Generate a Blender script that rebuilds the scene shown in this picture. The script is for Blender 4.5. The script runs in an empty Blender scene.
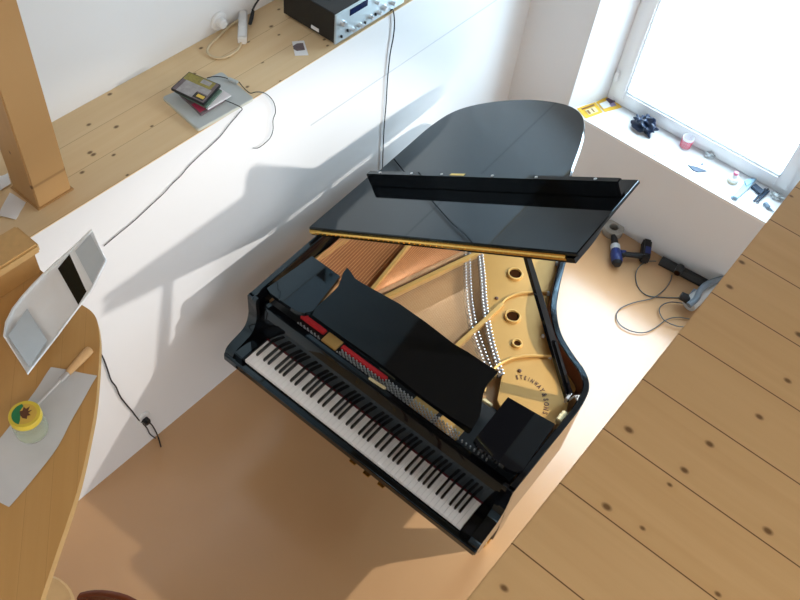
import bpy, bmesh, math, random
from mathutils import Vector, Matrix
random.seed(7)
SC = bpy.context.scene
COL = SC.collection

# ------------------------------------------------------------------ camera
F = 867.3665
RC = Matrix(((0.7662215, 0.6359299, 0.0921833), (0.5469369, -0.5701310, -0.6130341), (-0.3372901, 0.5201383, -0.7846601)))
CAM = Vector((0, 0, 4.0397953))
cam = bpy.data.cameras.new('camera'); cam.sensor_width = 36.0; cam.lens = F / 800 * 36; cam.clip_start = .05
co = bpy.data.objects.new('camera', cam); COL.objects.link(co)
m3 = Matrix((RC[0], -RC[1], -RC[2])).transposed()
co.matrix_world = Matrix.Translation(CAM) @ m3.to_4x4()
SC.camera = co

def ray(u, v):
    return RC.transposed() @ Vector(((u - 400) / F, (v - 300) / F, 1))
def on(u, v, ax, val):                      # the point seen at (u, v) on the world plane ax = val
    d = ray(u, v); return CAM + d * ((val - CAM[ax]) / d[ax])
YAW = 0.0151456
PO = Vector((-1.71184, 1.439057, 0))        # the piano's origin: left front key corner on the floor
CY, SY = math.cos(YAW), math.sin(YAW)
def toP(p):
    q = p - PO; return Vector((CY * q.x + SY * q.y, -SY * q.x + CY * q.y, q.z))
def toW(p):
    return PO + Vector((CY * p[0] - SY * p[1], SY * p[0] + CY * p[1], p[2]))
def pl(u, v, z):                            # piano-local point on height z
    return toP(on(u, v, 2, z))
def pplane(u, v, p0, n):                    # piano-local point on a tilted local plane
    o = toP(CAM); d = toP(CAM + ray(u, v)) - o
    return o + d * ((p0 - o).dot(n) / d.dot(n))

# ------------------------------------------------------------------ mesh helpers
class B:
    def __init__(s): s.bm = bmesh.new()
    def _add(s, t, M=None, mi=0, bev=0, seg=2, ang=30):
        if bev > 0:
            es = [e for e in t.edges if len(e.link_faces) == 2 and e.calc_face_angle(0) > math.radians(ang)]
            if es: bmesh.ops.bevel(t, geom=es, offset=bev, segments=seg, affect='EDGES', clamp_overlap=True)
        bmesh.ops.recalc_face_normals(t, faces=t.faces[:])
        if M is not None: bmesh.ops.transform(t, matrix=M, verts=t.verts[:])
        for f in t.faces: f.material_index = mi
        me = bpy.data.meshes.new('tmp'); t.to_mesh(me); t.free()
        s.bm.from_mesh(me); bpy.data.meshes.remove(me); return s
    def box(s, lo, hi, M=None, mi=0, bev=0, seg=2):
        t = bmesh.new(); bmesh.ops.create_cube(t, size=1)
        lo = Vector(lo); hi = Vector(hi)
        for v in t.verts: v.co = Vector([(lo[i] + hi[i]) / 2 + v.co[i] * (hi[i] - lo[i]) for i in range(3)])
        return s._add(t, M, mi, bev, seg)
    def prism(s, pts, z0, z1, M=None, mi=0, bev=0, seg=2, ang=30):
        t = bmesh.new()
        a = [t.verts.new((p[0], p[1], z0)) for p in pts]; b = [t.verts.new((p[0], p[1], z1)) for p in pts]
        n = len(pts); t.faces.new(a[::-1]); t.faces.new(b)
        for i in range(n): t.faces.new((a[i], a[(i + 1) % n], b[(i + 1) % n], b[i]))
        return s._add(t, M, mi, bev, seg, ang)
    def loft(s, rings, M=None, mi=0, caps=True, bev=0):
        t = bmesh.new(); R = [[t.verts.new(p) for p in r] for r in rings]; n = len(rings[0])
        for i in range(len(R) - 1):
            for j in range(n): t.faces.new((R[i][j], R[i][(j + 1) % n], R[i + 1][(j + 1) % n], R[i + 1][j]))
        if caps: t.faces.new(R[0][::-1]); t.faces.new(R[-1])
        return s._add(t, M, mi, bev)
    def tube(s, pts, r, seg=6, M=None, mi=0, closed=False):
        pts = [Vector(p) for p in pts]; n = len(pts); rings = []
        up = Vector((0, 0, 1))
        for i, p in enumerate(pts):
            d = (pts[min(i + 1, n - 1)] - pts[max(i - 1, 0)])
            if d.length < 1e-9: d = Vector((1, 0, 0))
            d.normalize(); a = up - d * up.dot(d)
            if a.length < 1e-3: a = Vector((1, 0, 0)) - d * d.x
            a.normalize(); b = d.cross(a); up = a
            rr = r[i] if isinstance(r, (list, tuple)) else r
            rings.append([p + (a * math.cos(2 * math.pi * k / seg) + b * math.sin(2 * math.pi * k / seg)) * rr for k in range(seg)])
        return s.loft(rings, M, mi)
    def lathe(s, prof, seg=20, M=None, mi=0):   # prof: (radius, z)
        t = bmesh.new(); R = []
        for r, z in prof:
            R.append([t.verts.new((max(r, 1e-5) * math.cos(2 * math.pi * k / seg), max(r, 1e-5) * math.sin(2 * math.pi * k / seg), z)) for k in range(seg)])
        for i in range(len(R) - 1):
            for j in range(seg): t.faces.new((R[i][j], R[i][(j + 1) % seg], R[i + 1][(j + 1) % seg], R[i + 1][j]))
        t.faces.new(R[0][::-1]); t.faces.new(R[-1])
        return s._add(t, M, mi)
    def blob(s, c, rad, sub=3, amp=0.0, sc=1, M=None, mi=0, seed=0):
        from mathutils import noise
        t = bmesh.new(); bmesh.ops.create_icosphere(t, subdivisions=sub, radius=1)
        for v in t.verts:
            k = 1 + amp * noise.noise(v.co * sc + Vector((seed * 3.1, seed, 0)))
            v.co = Vector([c[i] + v.co[i] * k * rad[i] for i in range(3)])
        return s._add(t, M, mi)
    def sheet(s, rows, th=0.0, M=None, mi=0):   # grid of points, thickened along z
        t = bmesh.new(); nr, nc = len(rows), len(rows[0])
        V = [[t.verts.new(p) for p in r] for r in rows]
        for i in range(nr - 1):
            for j in range(nc - 1): t.faces.new((V[i][j], V[i][j + 1], V[i + 1][j + 1], V[i + 1][j]))
        if th:
            bmesh.ops.recalc_face_normals(t, faces=t.faces[:])
            bmesh.ops.solidify(t, geom=t.faces[:], thickness=th)
        return s._add(t, M, mi)
    def mesh(s, name, mats, ang=40, smooth=True):
        bm = s.bm
        for e in bm.edges: e.smooth = not (len(e.link_faces) == 2 and e.calc_face_angle(0) > math.radians(ang))
        for f in bm.faces: f.smooth = smooth
        me = bpy.data.meshes.new(name); bm.to_mesh(me); bm.free()
        for m in (mats if isinstance(mats, (list, tuple)) else [mats]): me.materials.append(m)
        return me
    def obj(s, name, mats, parent=None, ang=40, smooth=True, org=None):
        me = s.mesh(name, mats, ang, smooth)
        if org is not None: me.transform(Matrix.Translation(-Vector(org)))
        o = bpy.data.objects.new(name, me); COL.objects.link(o); o.parent = parent
        if org is not None: o.location = org
        return o

def tag(o, label=None, cat=None, group=None, kind=None):
    if label: o['label'] = label
    if cat: o['category'] = cat
    if group: o['group'] = group
    if kind: o['kind'] = kind
    return o
def thing(name, label, cat, loc=(0, 0, 0), rz=0, group=None):
    o = bpy.data.objects.new(name, None); o.empty_display_size = .05
    COL.objects.link(o); o.location = loc; o.rotation_euler = (0, 0, rz)
    return tag(o, label, cat, group)
def struct(name, b, m, ang=40): return tag(b.obj(name, m, None, ang), kind='structure')
def crom(pts, n=6, closed=False):
    pts = [Vector(p) for p in pts]; N = len(pts); out = []
    for i in range(N if closed else N - 1):
        if closed: p0, p1, p2, p3 = pts[i - 1], pts[i], pts[(i + 1) % N], pts[(i + 2) % N]
        else: p0, p1, p2, p3 = pts[max(i - 1, 0)], pts[i], pts[i + 1], pts[min(i + 2, N - 1)]
        for k in range(n):
            t = k / n
            out.append(.5 * ((2 * p1) + (p2 - p0) * t + (2 * p0 - 5 * p1 + 4 * p2 - p3) * t * t + (3 * p1 - p0 - 3 * p2 + p3) * t ** 3))
    if not closed: out.append(pts[-1])
    return out
def T(x, y, z): return Matrix.Translation((x, y, z))
def axes(o, x, y, z=None):
    x = Vector(x).normalized(); y = Vector(y); y = (y - x * y.dot(x)).normalized(); z = x.cross(y)
    M = Matrix((x, y, z)).transposed().to_4x4(); M.translation = Vector(o); return M

# ------------------------------------------------------------------ materials
def nt(name):
    m = bpy.data.materials.new(name); m.use_nodes = True
    t = m.node_tree; return m, t, t.nodes['Principled BSDF']
def N(t, typ, **kw):
    n = t.nodes.new(typ)
    for k, v in kw.items():
        if k.startswith('i_'): n.inputs[int(k[2:])].default_value = v
        else: setattr(n, k, v)
    return n
def mathn(t, op, a, b=None, c=None):
    n = t.nodes.new('ShaderNodeMath'); n.operation = op
    for i, x in enumerate((a, b, c)):
        if x is None: continue
        if isinstance(x, (int, float)): n.inputs[i].default_value = x
        else: t.links.new(x, n.inputs[i])
    return n.outputs[0]
def mix(t, fac, a, b, mode='MIX'):
    n = t.nodes.new('ShaderNodeMix'); n.data_type = 'RGBA'; n.blend_type = mode
    for i, x in ((0, fac), (6, a), (7, b)):
        if isinstance(x, (int, float)): n.inputs[i].default_value = x
        elif isinstance(x, (tuple, list)): n.inputs[i].default_value = (*x, 1) if len(x) == 3 else x
        else: t.links.new(x, n.inputs[i])
    return n.outputs[2]
def simple(name, c, rough=.5, metal=0, var=.06, scale=30, spec=.5, bump=0, coat=0, trans=0, ior=1.45, alpha=1, tint=None):
    m, t, p = nt(name)
    tc = N(t, 'ShaderNodeTexCoord'); no = N(t, 'ShaderNodeTexNoise'); no.inputs['Scale'].default_value = scale
    t.links.new(tc.outputs['Object'], no.inputs['Vector'])
    d = tuple(max(0, x * (1 - var)) for x in c); e = tuple(min(1, x * (1 + var)) for x in c)
    t.links.new(mix(t, no.outputs[0], d, e), p.inputs['Base Color'])
    p.inputs['Roughness'].default_value = rough; p.inputs['Metallic'].default_value = metal
    p.inputs['Specular IOR Level'].default_value = spec; p.inputs['Coat Weight'].default_value = coat
    p.inputs['Transmission Weight'].default_value = trans; p.inputs['IOR'].default_value = ior
    p.inputs['Alpha'].default_value = alpha
    if tint: p.inputs['Specular Tint'].default_value = (*tint, 1)
    if bump:
        b = N(t, 'ShaderNodeBump'); b.inputs['Strength'].default_value = bump; b.inputs['Distance'].default_value = .002
        t.links.new(no.outputs[0], b.inputs['Height']); t.links.new(b.outputs[0], p.inputs['Normal'])
    return m
def planks(name, along, across, w, off, base, dark, knot=(.10, .045, .015), rough=.45, seam=.0018, knots=1.0, seamc=(.12, .06, .02), skew=0.0):
    """boards running along one axis: seams, per-board tint, grain and knots"""
    m, t, p = nt(name)
    tc = N(t, 'ShaderNodeTexCoord'); sp = N(t, 'ShaderNodeSeparateXYZ'); t.links.new(tc.outputs['Object'], sp.inputs[0])
    A = sp.outputs[along]; X = sp.outputs[across]
    if skew: X = mathn(t, 'ADD', X, mathn(t, 'MULTIPLY', A, skew))
    q = mathn(t, 'DIVIDE', mathn(t, 'SUBTRACT', X, off), w)
    idx = mathn(t, 'FLOOR', q); fr = mathn(t, 'FRACT', q)
    wn = N(t, 'ShaderNodeTexWhiteNoise', noise_dimensions='1D'); t.links.new(idx, wn.inputs['W'])
    rnd = wn.outputs['Value']
    sh = mathn(t, 'ADD', A, mathn(t, 'MULTIPLY', rnd, 7.3))
    def vec(a, b, c):
        n = N(t, 'ShaderNodeCombineXYZ')
        for i, x in enumerate((a, b, c)):
            if isinstance(x, (int, float)): n.inputs[i].default_value = x
            else: t.links.new(x, n.inputs[i])
        return n.outputs[0]
    g1 = N(t, 'ShaderNodeTexNoise'); g1.inputs['Scale'].default_value = 1; g1.inputs['Detail'].default_value = 4; g1.inputs['Distortion'].default_value = .6
    t.links.new(vec(mathn(t, 'MULTIPLY', sh, 1.6), mathn(t, 'MULTIPLY', X, 26), idx), g1.inputs['Vector'])
    g2 = N(t, 'ShaderNodeTexNoise'); g2.inputs['Scale'].default_value = 1; g2.inputs['Detail'].default_value = 3
    t.links.new(vec(mathn(t, 'MULTIPLY', sh, 5), mathn(t, 'MULTIPLY', X, 160), idx), g2.inputs['Vector'])
    c = mix(t, mathn(t, 'MULTIPLY', g1.outputs[0], 1.0), base, dark)
    c = mix(t, mathn(t, 'MULTIPLY', g2.outputs[0], .25), c, dark)
    c = mix(t, mathn(t, 'MULTIPLY', rnd, .35), c, tuple(x * .82 for x in base))
    if knots:
        vo = N(t, 'ShaderNodeTexVoronoi', voronoi_dimensions='2D'); vo.inputs['Scale'].default_value = 1
        t.links.new(vec(mathn(t, 'MULTIPLY', sh, 6.4), mathn(t, 'MULTIPLY', X, 9.3), 0.), vo.inputs['Vector'])
        s2 = N(t, 'ShaderNodeSeparateColor'); t.links.new(vo.outputs['Color'], s2.inputs[0])
        rad = mathn(t, 'ADD', mathn(t, 'MULTIPLY', mathn(t, 'SUBTRACT', s2.outputs[0], .36), (.06) * knots), .034)
        mr = N(t, 'ShaderNodeMapRange'); mr.inputs[3].default_value = 1; mr.inputs[4].default_value = 0
        t.links.new(vo.outputs['Distance'], mr.inputs[0]); t.links.new(mathn(t, 'MULTIPLY', rad, .5), mr.inputs[1]); t.links.new(mathn(t, 'ADD', rad, .014), mr.inputs[2])
        gate = mathn(t, 'GREATER_THAN', rad, .036)
        kf = mathn(t, 'MULTIPLY', mathn(t, 'MULTIPLY', mr.outputs[0], gate), .85)
        halo = N(t, 'ShaderNodeMapRange'); halo.inputs[3].default_value = .35; halo.inputs[4].default_value = 0
        t.links.new(vo.outputs['Distance'], halo.inputs[0]); halo.inputs[1].default_value = .02; halo.inputs[2].default_value = .16
        c = mix(t, mathn(t, 'MULTIPLY', halo.outputs[0], gate), c, dark)
        c = mix(t, kf, c, knot)
    e = mathn(t, 'ABSOLUTE', mathn(t, 'SUBTRACT', fr, .5))
    ms = N(t, 'ShaderNodeMapRange'); ms.inputs[1].default_value = .5 - seam / w * 1.3; ms.inputs[2].default_value = .5 - seam / w * .5
    t.links.new(e, ms.inputs[0])
    c = mix(t, ms.outputs[0], c, seamc)
    t.links.new(c, p.inputs['Base Color']); p.inputs['Roughness'].default_value = rough
    p.inputs['Specular IOR Level'].default_value = .3
    return m

def wallmat(name, c, rough=.85):
    m, t, p = nt(name)
    tc = N(t, 'ShaderNodeTexCoord'); a = N(t, 'ShaderNodeTexNoise'); a.inputs['Scale'].default_value = 1.3; a.inputs['Detail'].default_value = 3
    b = N(t, 'ShaderNodeTexNoise'); b.inputs['Scale'].default_value = 180
    t.links.new(tc.outputs['Object'], a.inputs['Vector']); t.links.new(tc.outputs['Object'], b.inputs['Vector'])
    t.links.new(mix(t, a.outputs[0], tuple(x * .97 for x in c), c), p.inputs['Base Color'])
    bp = N(t, 'ShaderNodeBump'); bp.inputs['Strength'].default_value = .08; bp.inputs['Distance'].default_value = .001
    t.links.new(b.outputs[0], bp.inputs['Height']); t.links.new(bp.outputs[0], p.inputs['Normal'])
    p.inputs['Roughness'].default_value = rough; p.inputs['Specular IOR Level'].default_value = .2
    return m

M_WALL = wallmat('white_plaster', (.80, .80, .80))
M_CEIL = simple('dim_wood_ceiling', (.20, .125, .06), .7, var=.2, scale=4)
M_SILL = simple('white_sill', (.86, .86, .86), .4, var=.02)
M_PVC = simple('white_window_frame', (.92, .94, .96), .3, var=.01)
M_GASK = simple('grey_gasket', (.35, .37, .39), .6)
M_PINE = planks('pine_loft_boards', 0, 1, .1614, .2135, (.68, .455, .23), (.53, .325, .14), seam=.0015, knots=1.0)
M_SHELF = planks('pine_ledge_boards', 1, 0, .1417, -2.5055, (.84, .65, .40), (.72, .50, .26), seam=.0011, knots=1.1, seamc=(.46, .30, .15))
M_POST = planks('pine_post', 2, 0, .6, -2.9, (.54, .33, .145), (.43, .24, .09), seam=.0001, knots=.9, rough=.5)
M_DESK = planks('honey_oak_top', 0, 1, .07, .0, (.62, .36, .135), (.49, .26, .08), seam=.0004, knots=0, rough=.35, seamc=(.36, .19, .06), skew=.85)
M_DESKE = simple('honey_oak_edge', (.62, .38, .15), .4, var=.12, scale=60)
M_OAKD = simple('orange_oak', (.48, .25, .08), .45, var=.15, scale=25)
def floormat():
    m, t, p = nt('ochre_floor')
    tc = N(t, 'ShaderNodeTexCoord'); a = N(t, 'ShaderNodeTexNoise'); a.inputs['Scale'].default_value = 2.2; a.inputs['Detail'].default_value = 5
    t.links.new(tc.outputs['Object'], a.inputs['Vector'])
    t.links.new(mix(t, a.outputs[0], (.49, .285, .135), (.57, .345, .175)), p.inputs['Base Color'])
    p.inputs['Roughness'].default_value = .20; p.inputs['Specular IOR Level'].default_value = .75
    return m
M_FLOOR = floormat()
M_BLACK = simple('black_piano_lacquer', (.004, .004, .005), .04, var=.1, spec=.68, tint=(.58, .84, 1.0))  # bluish cast of the reflected light is put into the specular tint
M_BLACKS = simple('satin_black', (.012, .012, .012), .35, var=.15)
M_MAHOG = simple('mahogany_inner_rim', (.10, .028, .014), .3, var=.25, scale=18)
M_GOLD = simple('bronze_plate', (.54, .305, .085), .42, metal=.3, var=.06, scale=12)
M_GOLDB = simple('bright_bronze', (.74, .47, .16), .30, metal=.35, var=.06)
M_BRASS = simple('brass', (.80, .55, .16), .22, metal=1, var=.15, scale=80)
M_COPPER = simple('copper_strings', (.58, .26, .09), .4, metal=.2, var=.2, scale=60)
M_STEELS = simple('steel_strings', (.60, .42, .24), .4, metal=.2, var=.1)
M_BOARD = simple('soundboard_spruce', (.46, .26, .11), .45, var=.12, scale=9)
M_BOARDC = simple('copper_toned_board', (.36, .14, .045), .45, var=.18, scale=9)
M_PIN = simple('nickel_pins', (.66, .66, .66), .3, metal=.6, var=.05)
M_PINB = simple('pin_strip', (.22, .20, .19), .5, var=.3, scale=90)
M_LETTER = simple('dark_brown_letters', (.10, .04, .015), .5)
M_RED = simple('red_felt', (.62, .025, .03), .9, var=.15, scale=90)
M_DRED = simple('dark_red_felt', (.10, .008, .014), .9)
M_IVORY = simple('white_key_tops', (.97, .97, .96), .22, var=.02)
M_EBONY = simple('black_key_tops', (.008, .008, .008), .25)
M_CREAM = simple('cream_plate', (.78, .66, .38), .35, metal=.2, var=.05)
M_HOLE = simple('dark_hole', (.035, .013, .005), .9, spec=0)

# ------------------------------------------------------------------ setting
XL, XU, YB, ZS = -2.08, -2.505, 4.12, 1.737
b = B(); b.box((-3.0, -2.4, -.1), (3.4, 4.7, 0)); struct('floor', b, M_FLOOR)
b = B(); b.box((-2.75, -2.4, 0), (XL, YB, ZS - .006)); b.box((-2.75, -2.4, ZS - .006), (XU, YB, 5.3)); struct('wall_left', b, M_WALL)
b = B(); b.box((XU, -2.4, ZS - .006), (XL + .001, YB, ZS), bev=.001); struct('trim_1', b, M_SHELF)
ZSILL = .648
b = B()
b.prism([(-2.75, YB), (-1.662, YB), (-1.545, 4.40), (-1.545, 4.7), (-2.75, 4.7)], 0, 5.3)
b.prism([(-.16, YB), (3.4, YB), (3.4, 4.7), (-.285, 4.7), (-.285, 4.40)], 0, 5.3)
b.box((-1.662, YB, 0), (-.16, 4.69, ZSILL - .02)); b.box((-1.662, YB, 3.5), (-.16, 4.69, 5.3))
struct('wall_back', b, M_WALL)
b = B(); b.prism([(-1.662, YB - .003), (-.16, YB - .003), (-.285, 4.44), (-1.545, 4.44)], ZSILL - .02, ZSILL, bev=.002); struct('trim_2', b, M_SILL)
b = B(); b.box((3.2, -2.4, 0), (3.4, YB, 5.3)); struct('wall_right', b, M_WALL)
b = B(); b.box((XU, -2.6, 0), (3.2, -2.4, 5.3)); struct('wall_front', b, M_WALL)
b = B(); b.box((-2.75, -2.6, 5.3), (3.4, 4.7, 5.4)); struct('ceiling', b, M_CEIL)
M_SEAM = simple('plaster_joint', (.60, .61, .62), .8, var=.03)
b = B(); b.box((XL - .02, 2.25, 1.385), (XL + .0008, YB, 1.393)); b.box((XL - .02, 2.775, 1.393), (XL + .0008, 2.780, ZS - .006)); struct('trim_4', b, M_SEAM)
LX, LZ = -.135, 2.55
b = B(); b.box((LX, -2.4, LZ - .045), (3.2, YB, LZ), bev=.002); struct('floor_loft', b, M_PINE)
b = B(); b.box((LX + .012, -2.4, LZ - .16), (3.2, YB, LZ - .045)); struct('trim_3', b, M_WALL)

# window
def winframe(b, x0, x1, z0, z1, w, y0, y1, bev=.006):
    b.box((x0, y0, z0), (x0 + w, y1, z1), bev=bev); b.box((x1 - w, y0, z0), (x1, y1, z1), bev=bev)
    b.box((x0 + w, y0, z0), (x1 - w, y1, z0 + w), bev=bev); b.box((x0 + w, y0, z1 - w), (x1 - w, y1, z1), bev=bev)
WX0, WX1, WZ0, WZ1 = -1.545, -.285, ZSILL, 3.5
b = B(); winframe(b, WX0, WX1, WZ0, WZ1, .055, 4.40, 4.47); win = struct('window_1', b, M_PVC)
b = B(); winframe(b, WX0 + .042, WX1 - .042, WZ0 + .042, WZ1 - .042, .07, 4.385, 4.45, .008); b.obj('window_sash', M_PVC, win)
b = B(); winframe(b, WX0 + .110, WX1 - .110, WZ0 + .110, WZ1 - .110, .005, 4.395, 4.43, 0); b.obj('gasket', M_GASK, win)
b = B()
for z in (.80, 1.9): b.box((WX0 + .012, 4.375, z), (WX0 + .032, 4.402, z + .07), bev=.003)
b.obj('hinge', M_PVC, win)
mg, t, p = nt('window_glass')
tr = N(t, 'ShaderNodeBsdfTransparent'); gl = N(t, 'ShaderNodeBsdfGlossy'); gl.inputs['Roughness'].default_value = .02
ms = N(t, 'ShaderNodeMixShader'); ms.inputs[0].default_value = .04; t.links.new(tr.outputs[0], ms.inputs[1]); t.links.new(gl.outputs[0], ms.inputs[2])
t.links.new(ms.outputs[0], t.nodes['Material Output'].inputs[0])
b = B(); b.box((WX0 + .108, 4.41, WZ0 + .108), (WX1 - .108, 4.416, WZ1 - .108)); b.obj('pane', mg, win)

# ------------------------------------------------------------------ the grand piano
piano = thing('grand_piano', 'black grand piano with raised lid standing beside the white wall', 'piano', PO, YAW)
def pobj(b, name, mats, parent=piano, ang=40, **k): return b.obj(name, mats, parent, ang, **k)
ZR = .985
rim_pts = [(1.325, .14), (1.325, .40), (1.325, .56), (1.322, .67), (1.300, .765), (1.245, .825), (1.155, .868), (1.062, .922), (.995, .99), (.948, 1.06), (.897, 1.17),
           (.850, 1.29), (.80, 1.42), (.735, 1.555), (.66, 1.66), (.56, 1.742), (.44, 1.795), (.27, 1.826), (.10, 1.818), (-.02, 1.782), (-.095, 1.71), (-.135, 1.60),
           (-.147, 1.40), (-.142, 1.10), (-.132, .75), (-.120, .40), (-.108, .14)]
rim_o = crom([(x, y, 0) for x, y in rim_pts], 4)
def inset(pts, d):
    out = []
    for i, p in enumerate(pts):
        t = (pts[min(i + 1, len(pts) - 1)] - pts[max(i - 1, 0)]).normalized()
        out.append(p + Vector((-t.y, t.x, 0)) * d)     # path runs anticlockwise: left is inside
    return out
TH = .029
rim_i = inset(rim_o, TH)
b = B()
tb = bmesh.new(); prof = []
for o_, i_ in zip(rim_o, rim_i):
    n = (i_ - o_).normalized()
    ring = [(o_, .63), (o_, ZR - .004), (o_ + n * .004, ZR), (i_ - n * .004, ZR), (i_, ZR - .004), (i_, .63)]
    prof.append([tb.verts.new((q.x, q.y, z)) for q, z in ring])
for a, c in zip(prof, prof[1:]):
    for k in range(6): tb.faces.new((a[k], a[(k + 1) % 6], c[(k + 1) % 6], c[k]))
tb.faces.new(prof[0][::-1]); tb.faces.new(prof[-1])
bmesh.ops.recalc_face_normals(tb, faces=tb.faces[:])
me = bpy.data.meshes.new('rim'); 
inner = [f for f in tb.faces if abs(f.normal.z) < .3 and f.calc_center_median().z < ZR - .01]
cen = Vector((.55, .9, 0))
for f in tb.faces: f.smooth = True
oset = {tuple(round(x, 5) for x in (q.x, q.y)) for q in rim_i}
for f in inner:
    if f.calc_center_median().x > .62 and f.calc_center_median().y > .5 and all(tuple(round(x, 5) for x in (v.co.x, v.co.y)) in oset for v in f.verts): f.material_index = 1
for e in tb.edges: e.smooth = not (len(e.link_faces) == 2 and e.calc_face_angle(0) > math.radians(35))
tb.to_mesh(me); tb.free(); me.materials.append(M_BLACK); me.materials.append(M_MAHOG)
o = bpy.data.objects.new('rim', me); COL.objects.link(o); o.parent = piano

# arms (cheeks)
armp = [(.16, .63), (.16, ZR), (.148, ZR), (.140, .96), (.142, .90), (.138, .85), (.122, .80), (.098, .772), (.055, .758), (.015, .748), (-.010, .733), (-.022, .710), (-.024, .690), (-.012, .664), (.012, .645), (.02, .63)]
def yz(x0, x1):    # prism in the y-z plane, from x0 to x1
    return Matrix(((0, 0, 1, 0), (1, 0, 0, 0), (0, 1, 0, 0), (0, 0, 0, 1)))
arc = [armp[0], armp[1]] + [tuple(v[:2]) for v in crom([(y, z, 0) for y, z in armp[2:]], 3)]
for x0, x1 in ((-.108, -.058), (1.275, 1.325)):
    b = B(); b.prism(arc, x0, x1, yz(0, 0), bev=.004, ang=40); pobj(b, 'arm', M_BLACK, ang=35)
for x0, x1 in ((-.058, -.004), (1.226, 1.275)):
    b = B(); b.box((x0, -.010, .665), (x1, .15, .746), bev=.004); pobj(b, 'cheek_block', M_BLACK)
# keybed, key slip, fallboard
b = B(); b.box((-.105, .018, .600), (1.322, .42, .660), bev=.004); pobj(b, 'keybed', M_BLACK)
b = B(); b.box((-.1075, -.034, .668), (1.3245, -.004, .712), bev=.006, seg=3); pobj(b, 'key_slip', M_BLACK)
b = B()
b.prism([(.150, .742), (.170, .742), (.196, .895), (.192, .906), (.182, .905), (.176, .89)], -.058, 1.275, yz(0, 0), bev=.003)
fb = pobj(b, 'fallboard', M_BLACK)
a = pl(370, 378.5, .917); c = pl(384.5, 388, .917); d = (c - a).normalized(); nn = Vector((-d.y, d.x, 0))
b = B(); pts = []
for k in range(13):
    g = -math.pi / 2 + math.pi * k / 12; pts.append(c + (d * math.cos(g) + nn * math.sin(g)) * .0065)
for k in range(13):
    g = math.pi / 2 + math.pi * k / 12; pts.append(a + (d * math.cos(g) + nn * math.sin(g)) * .0065)
b.prism([(q.x, q.y) for q in pts], .905, .9185, bev=.001); pobj(b, 'lock_plate', M_CREAM, fb)
b = B(); b.box((-.058, .186, .880), (1.275, .214, .914), bev=.003); pobj(b, 'fallboard_rail', M_BLACK)
b = B(); b.box((-.004, .144, .731), (1.226, .152, .7385)); pobj(b, 'key_felt', M_DRED)
# keys
KW = 1.222 / 52
wk = B(); wk.box((.0005, 0, .715), (KW - .0006, .148, .735), bev=.0012); wk = wk.mesh('white_key', M_IVORY)
for i in range(52):
    o = bpy.data.objects.new('white_key', wk); COL.objects.link(o); o.parent = piano; o.location = (i * KW, 0, 0)
bk = B(); bk.prism([(.050, .730), (.053, .744), (.060, .7475), (.148, .7475), (.148, .730)], -.0052, .0052, yz(0, 0), bev=.0015); bk = bk.mesh('black_key', M_EBONY)
for i in range(51):
    nte = 'ABCDEFG'[i % 7]
    if nte in 'ACDFG':
        o = bpy.data.objects.new('black_key', bk); COL.objects.link(o); o.parent = piano
        o.location = ((i + 1) * KW + {'A': .001, 'C': -.002, 'D': .002, 'F': -.002, 'G': 0}[nte], 0, 0)

# interior: soundboard, plate, strings
inn = [(v.x, v.y) for v in inset(rim_o, TH - .004)]
b = B(); b.prism(inn[2:-2], .845, .862); pobj(b, 'soundboard', M_BOARD)
ZP = .900
P_ = lambda u, v, z=ZP: pl(u, v, z)
hl = [P_(*q) for q in ((502, 375), (497, 362), (490, 335), (485, 305), (482, 278), (479, 252))]
rb = [P_(*q) for q in ((556, 262), (547, 293), (543, 320), (544, 340), (551, 362), (563, 388), (568, 400), (566, 412))]
back = [(.545, 1.25), (.44, 1.40), (.34, 1.55), (.30, 1.66), (.42, 1.70), (.55, 1.64), (.65, 1.53), (.72, 1.40)]
plate_poly = [(1.275, .465), (1.07, .47)] + [(1.02, .50)] + [(v.x, v.y) for v in crom(hl, 3)] + back + [(v.x, v.y) for v in crom(rb, 3)]
b = B(); b.prism(plate_poly, ZP - .014, ZP, bev=.003, ang=50); plate = pobj(b, 'iron_plate', M_GOLD)
# margin of the plate along the rim, a little lower, with its screws
mg_ = [(556, 262), (547, 293), (543, 320), (544, 340), (551, 362), (563, 388)]
m2 = [(563, 262), (553, 305), (556, 335), (568, 362), (577, 378), (575, 392)]
b = B(); A1 = crom([pl(*q, .888) for q in mg_], 3); A2 = crom([pl(*q, .888) for q in m2], 3)
b.sheet([[v + Vector((0, 0, .0)) for v in A1], A2], .006); pobj(b, 'plate_margin', M_GOLD)
for q in ((557, 263), (548.5, 293), (543, 336), (550, 357)):
    v = pl(*q, .905); b = B(); b.lathe([(.009, .892), (.009, .906), (.006, .911), (.0001, .912)], 10, T(v.x, v.y, 0)); pobj(b, 'plate_screw', M_PIN, plate)
for (u, v), r in (((515, 274.5), .035), ((512.5, 317), .035), ((517, 344), .022), ((478.5, 246), .024)):
    q = P_(u, v); Mq = T(q.x, q.y, 0)
    b = B(); prof_ = [(r + .004, ZP - .002), (r + .004, ZP + .006), (r + .001, ZP + .012), (r - .004, ZP + .012), (r - .007, ZP + .006), (r - .0075, ZP + .0012)]
    b.lathe(prof_, 28, Mq); ring = pobj(b, 'plate_ring', M_GOLDB, plate)
    b = B(); b.lathe([(r - .006, ZP + .0005), (r - .006, ZP + .004)], 24, Mq)
    b.obj('hole', M_HOLE, plate)
for (u, v) in ((496.5, 298.5), (519.5, 371)):
    q = P_(u, v); b = B(); b.lathe([(.009, ZP - .001), (.009, ZP + .004), (.005, ZP + .006)], 12, T(q.x, q.y, 0)); pobj(b, 'plate_bolt', M_LETTER, plate)
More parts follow.
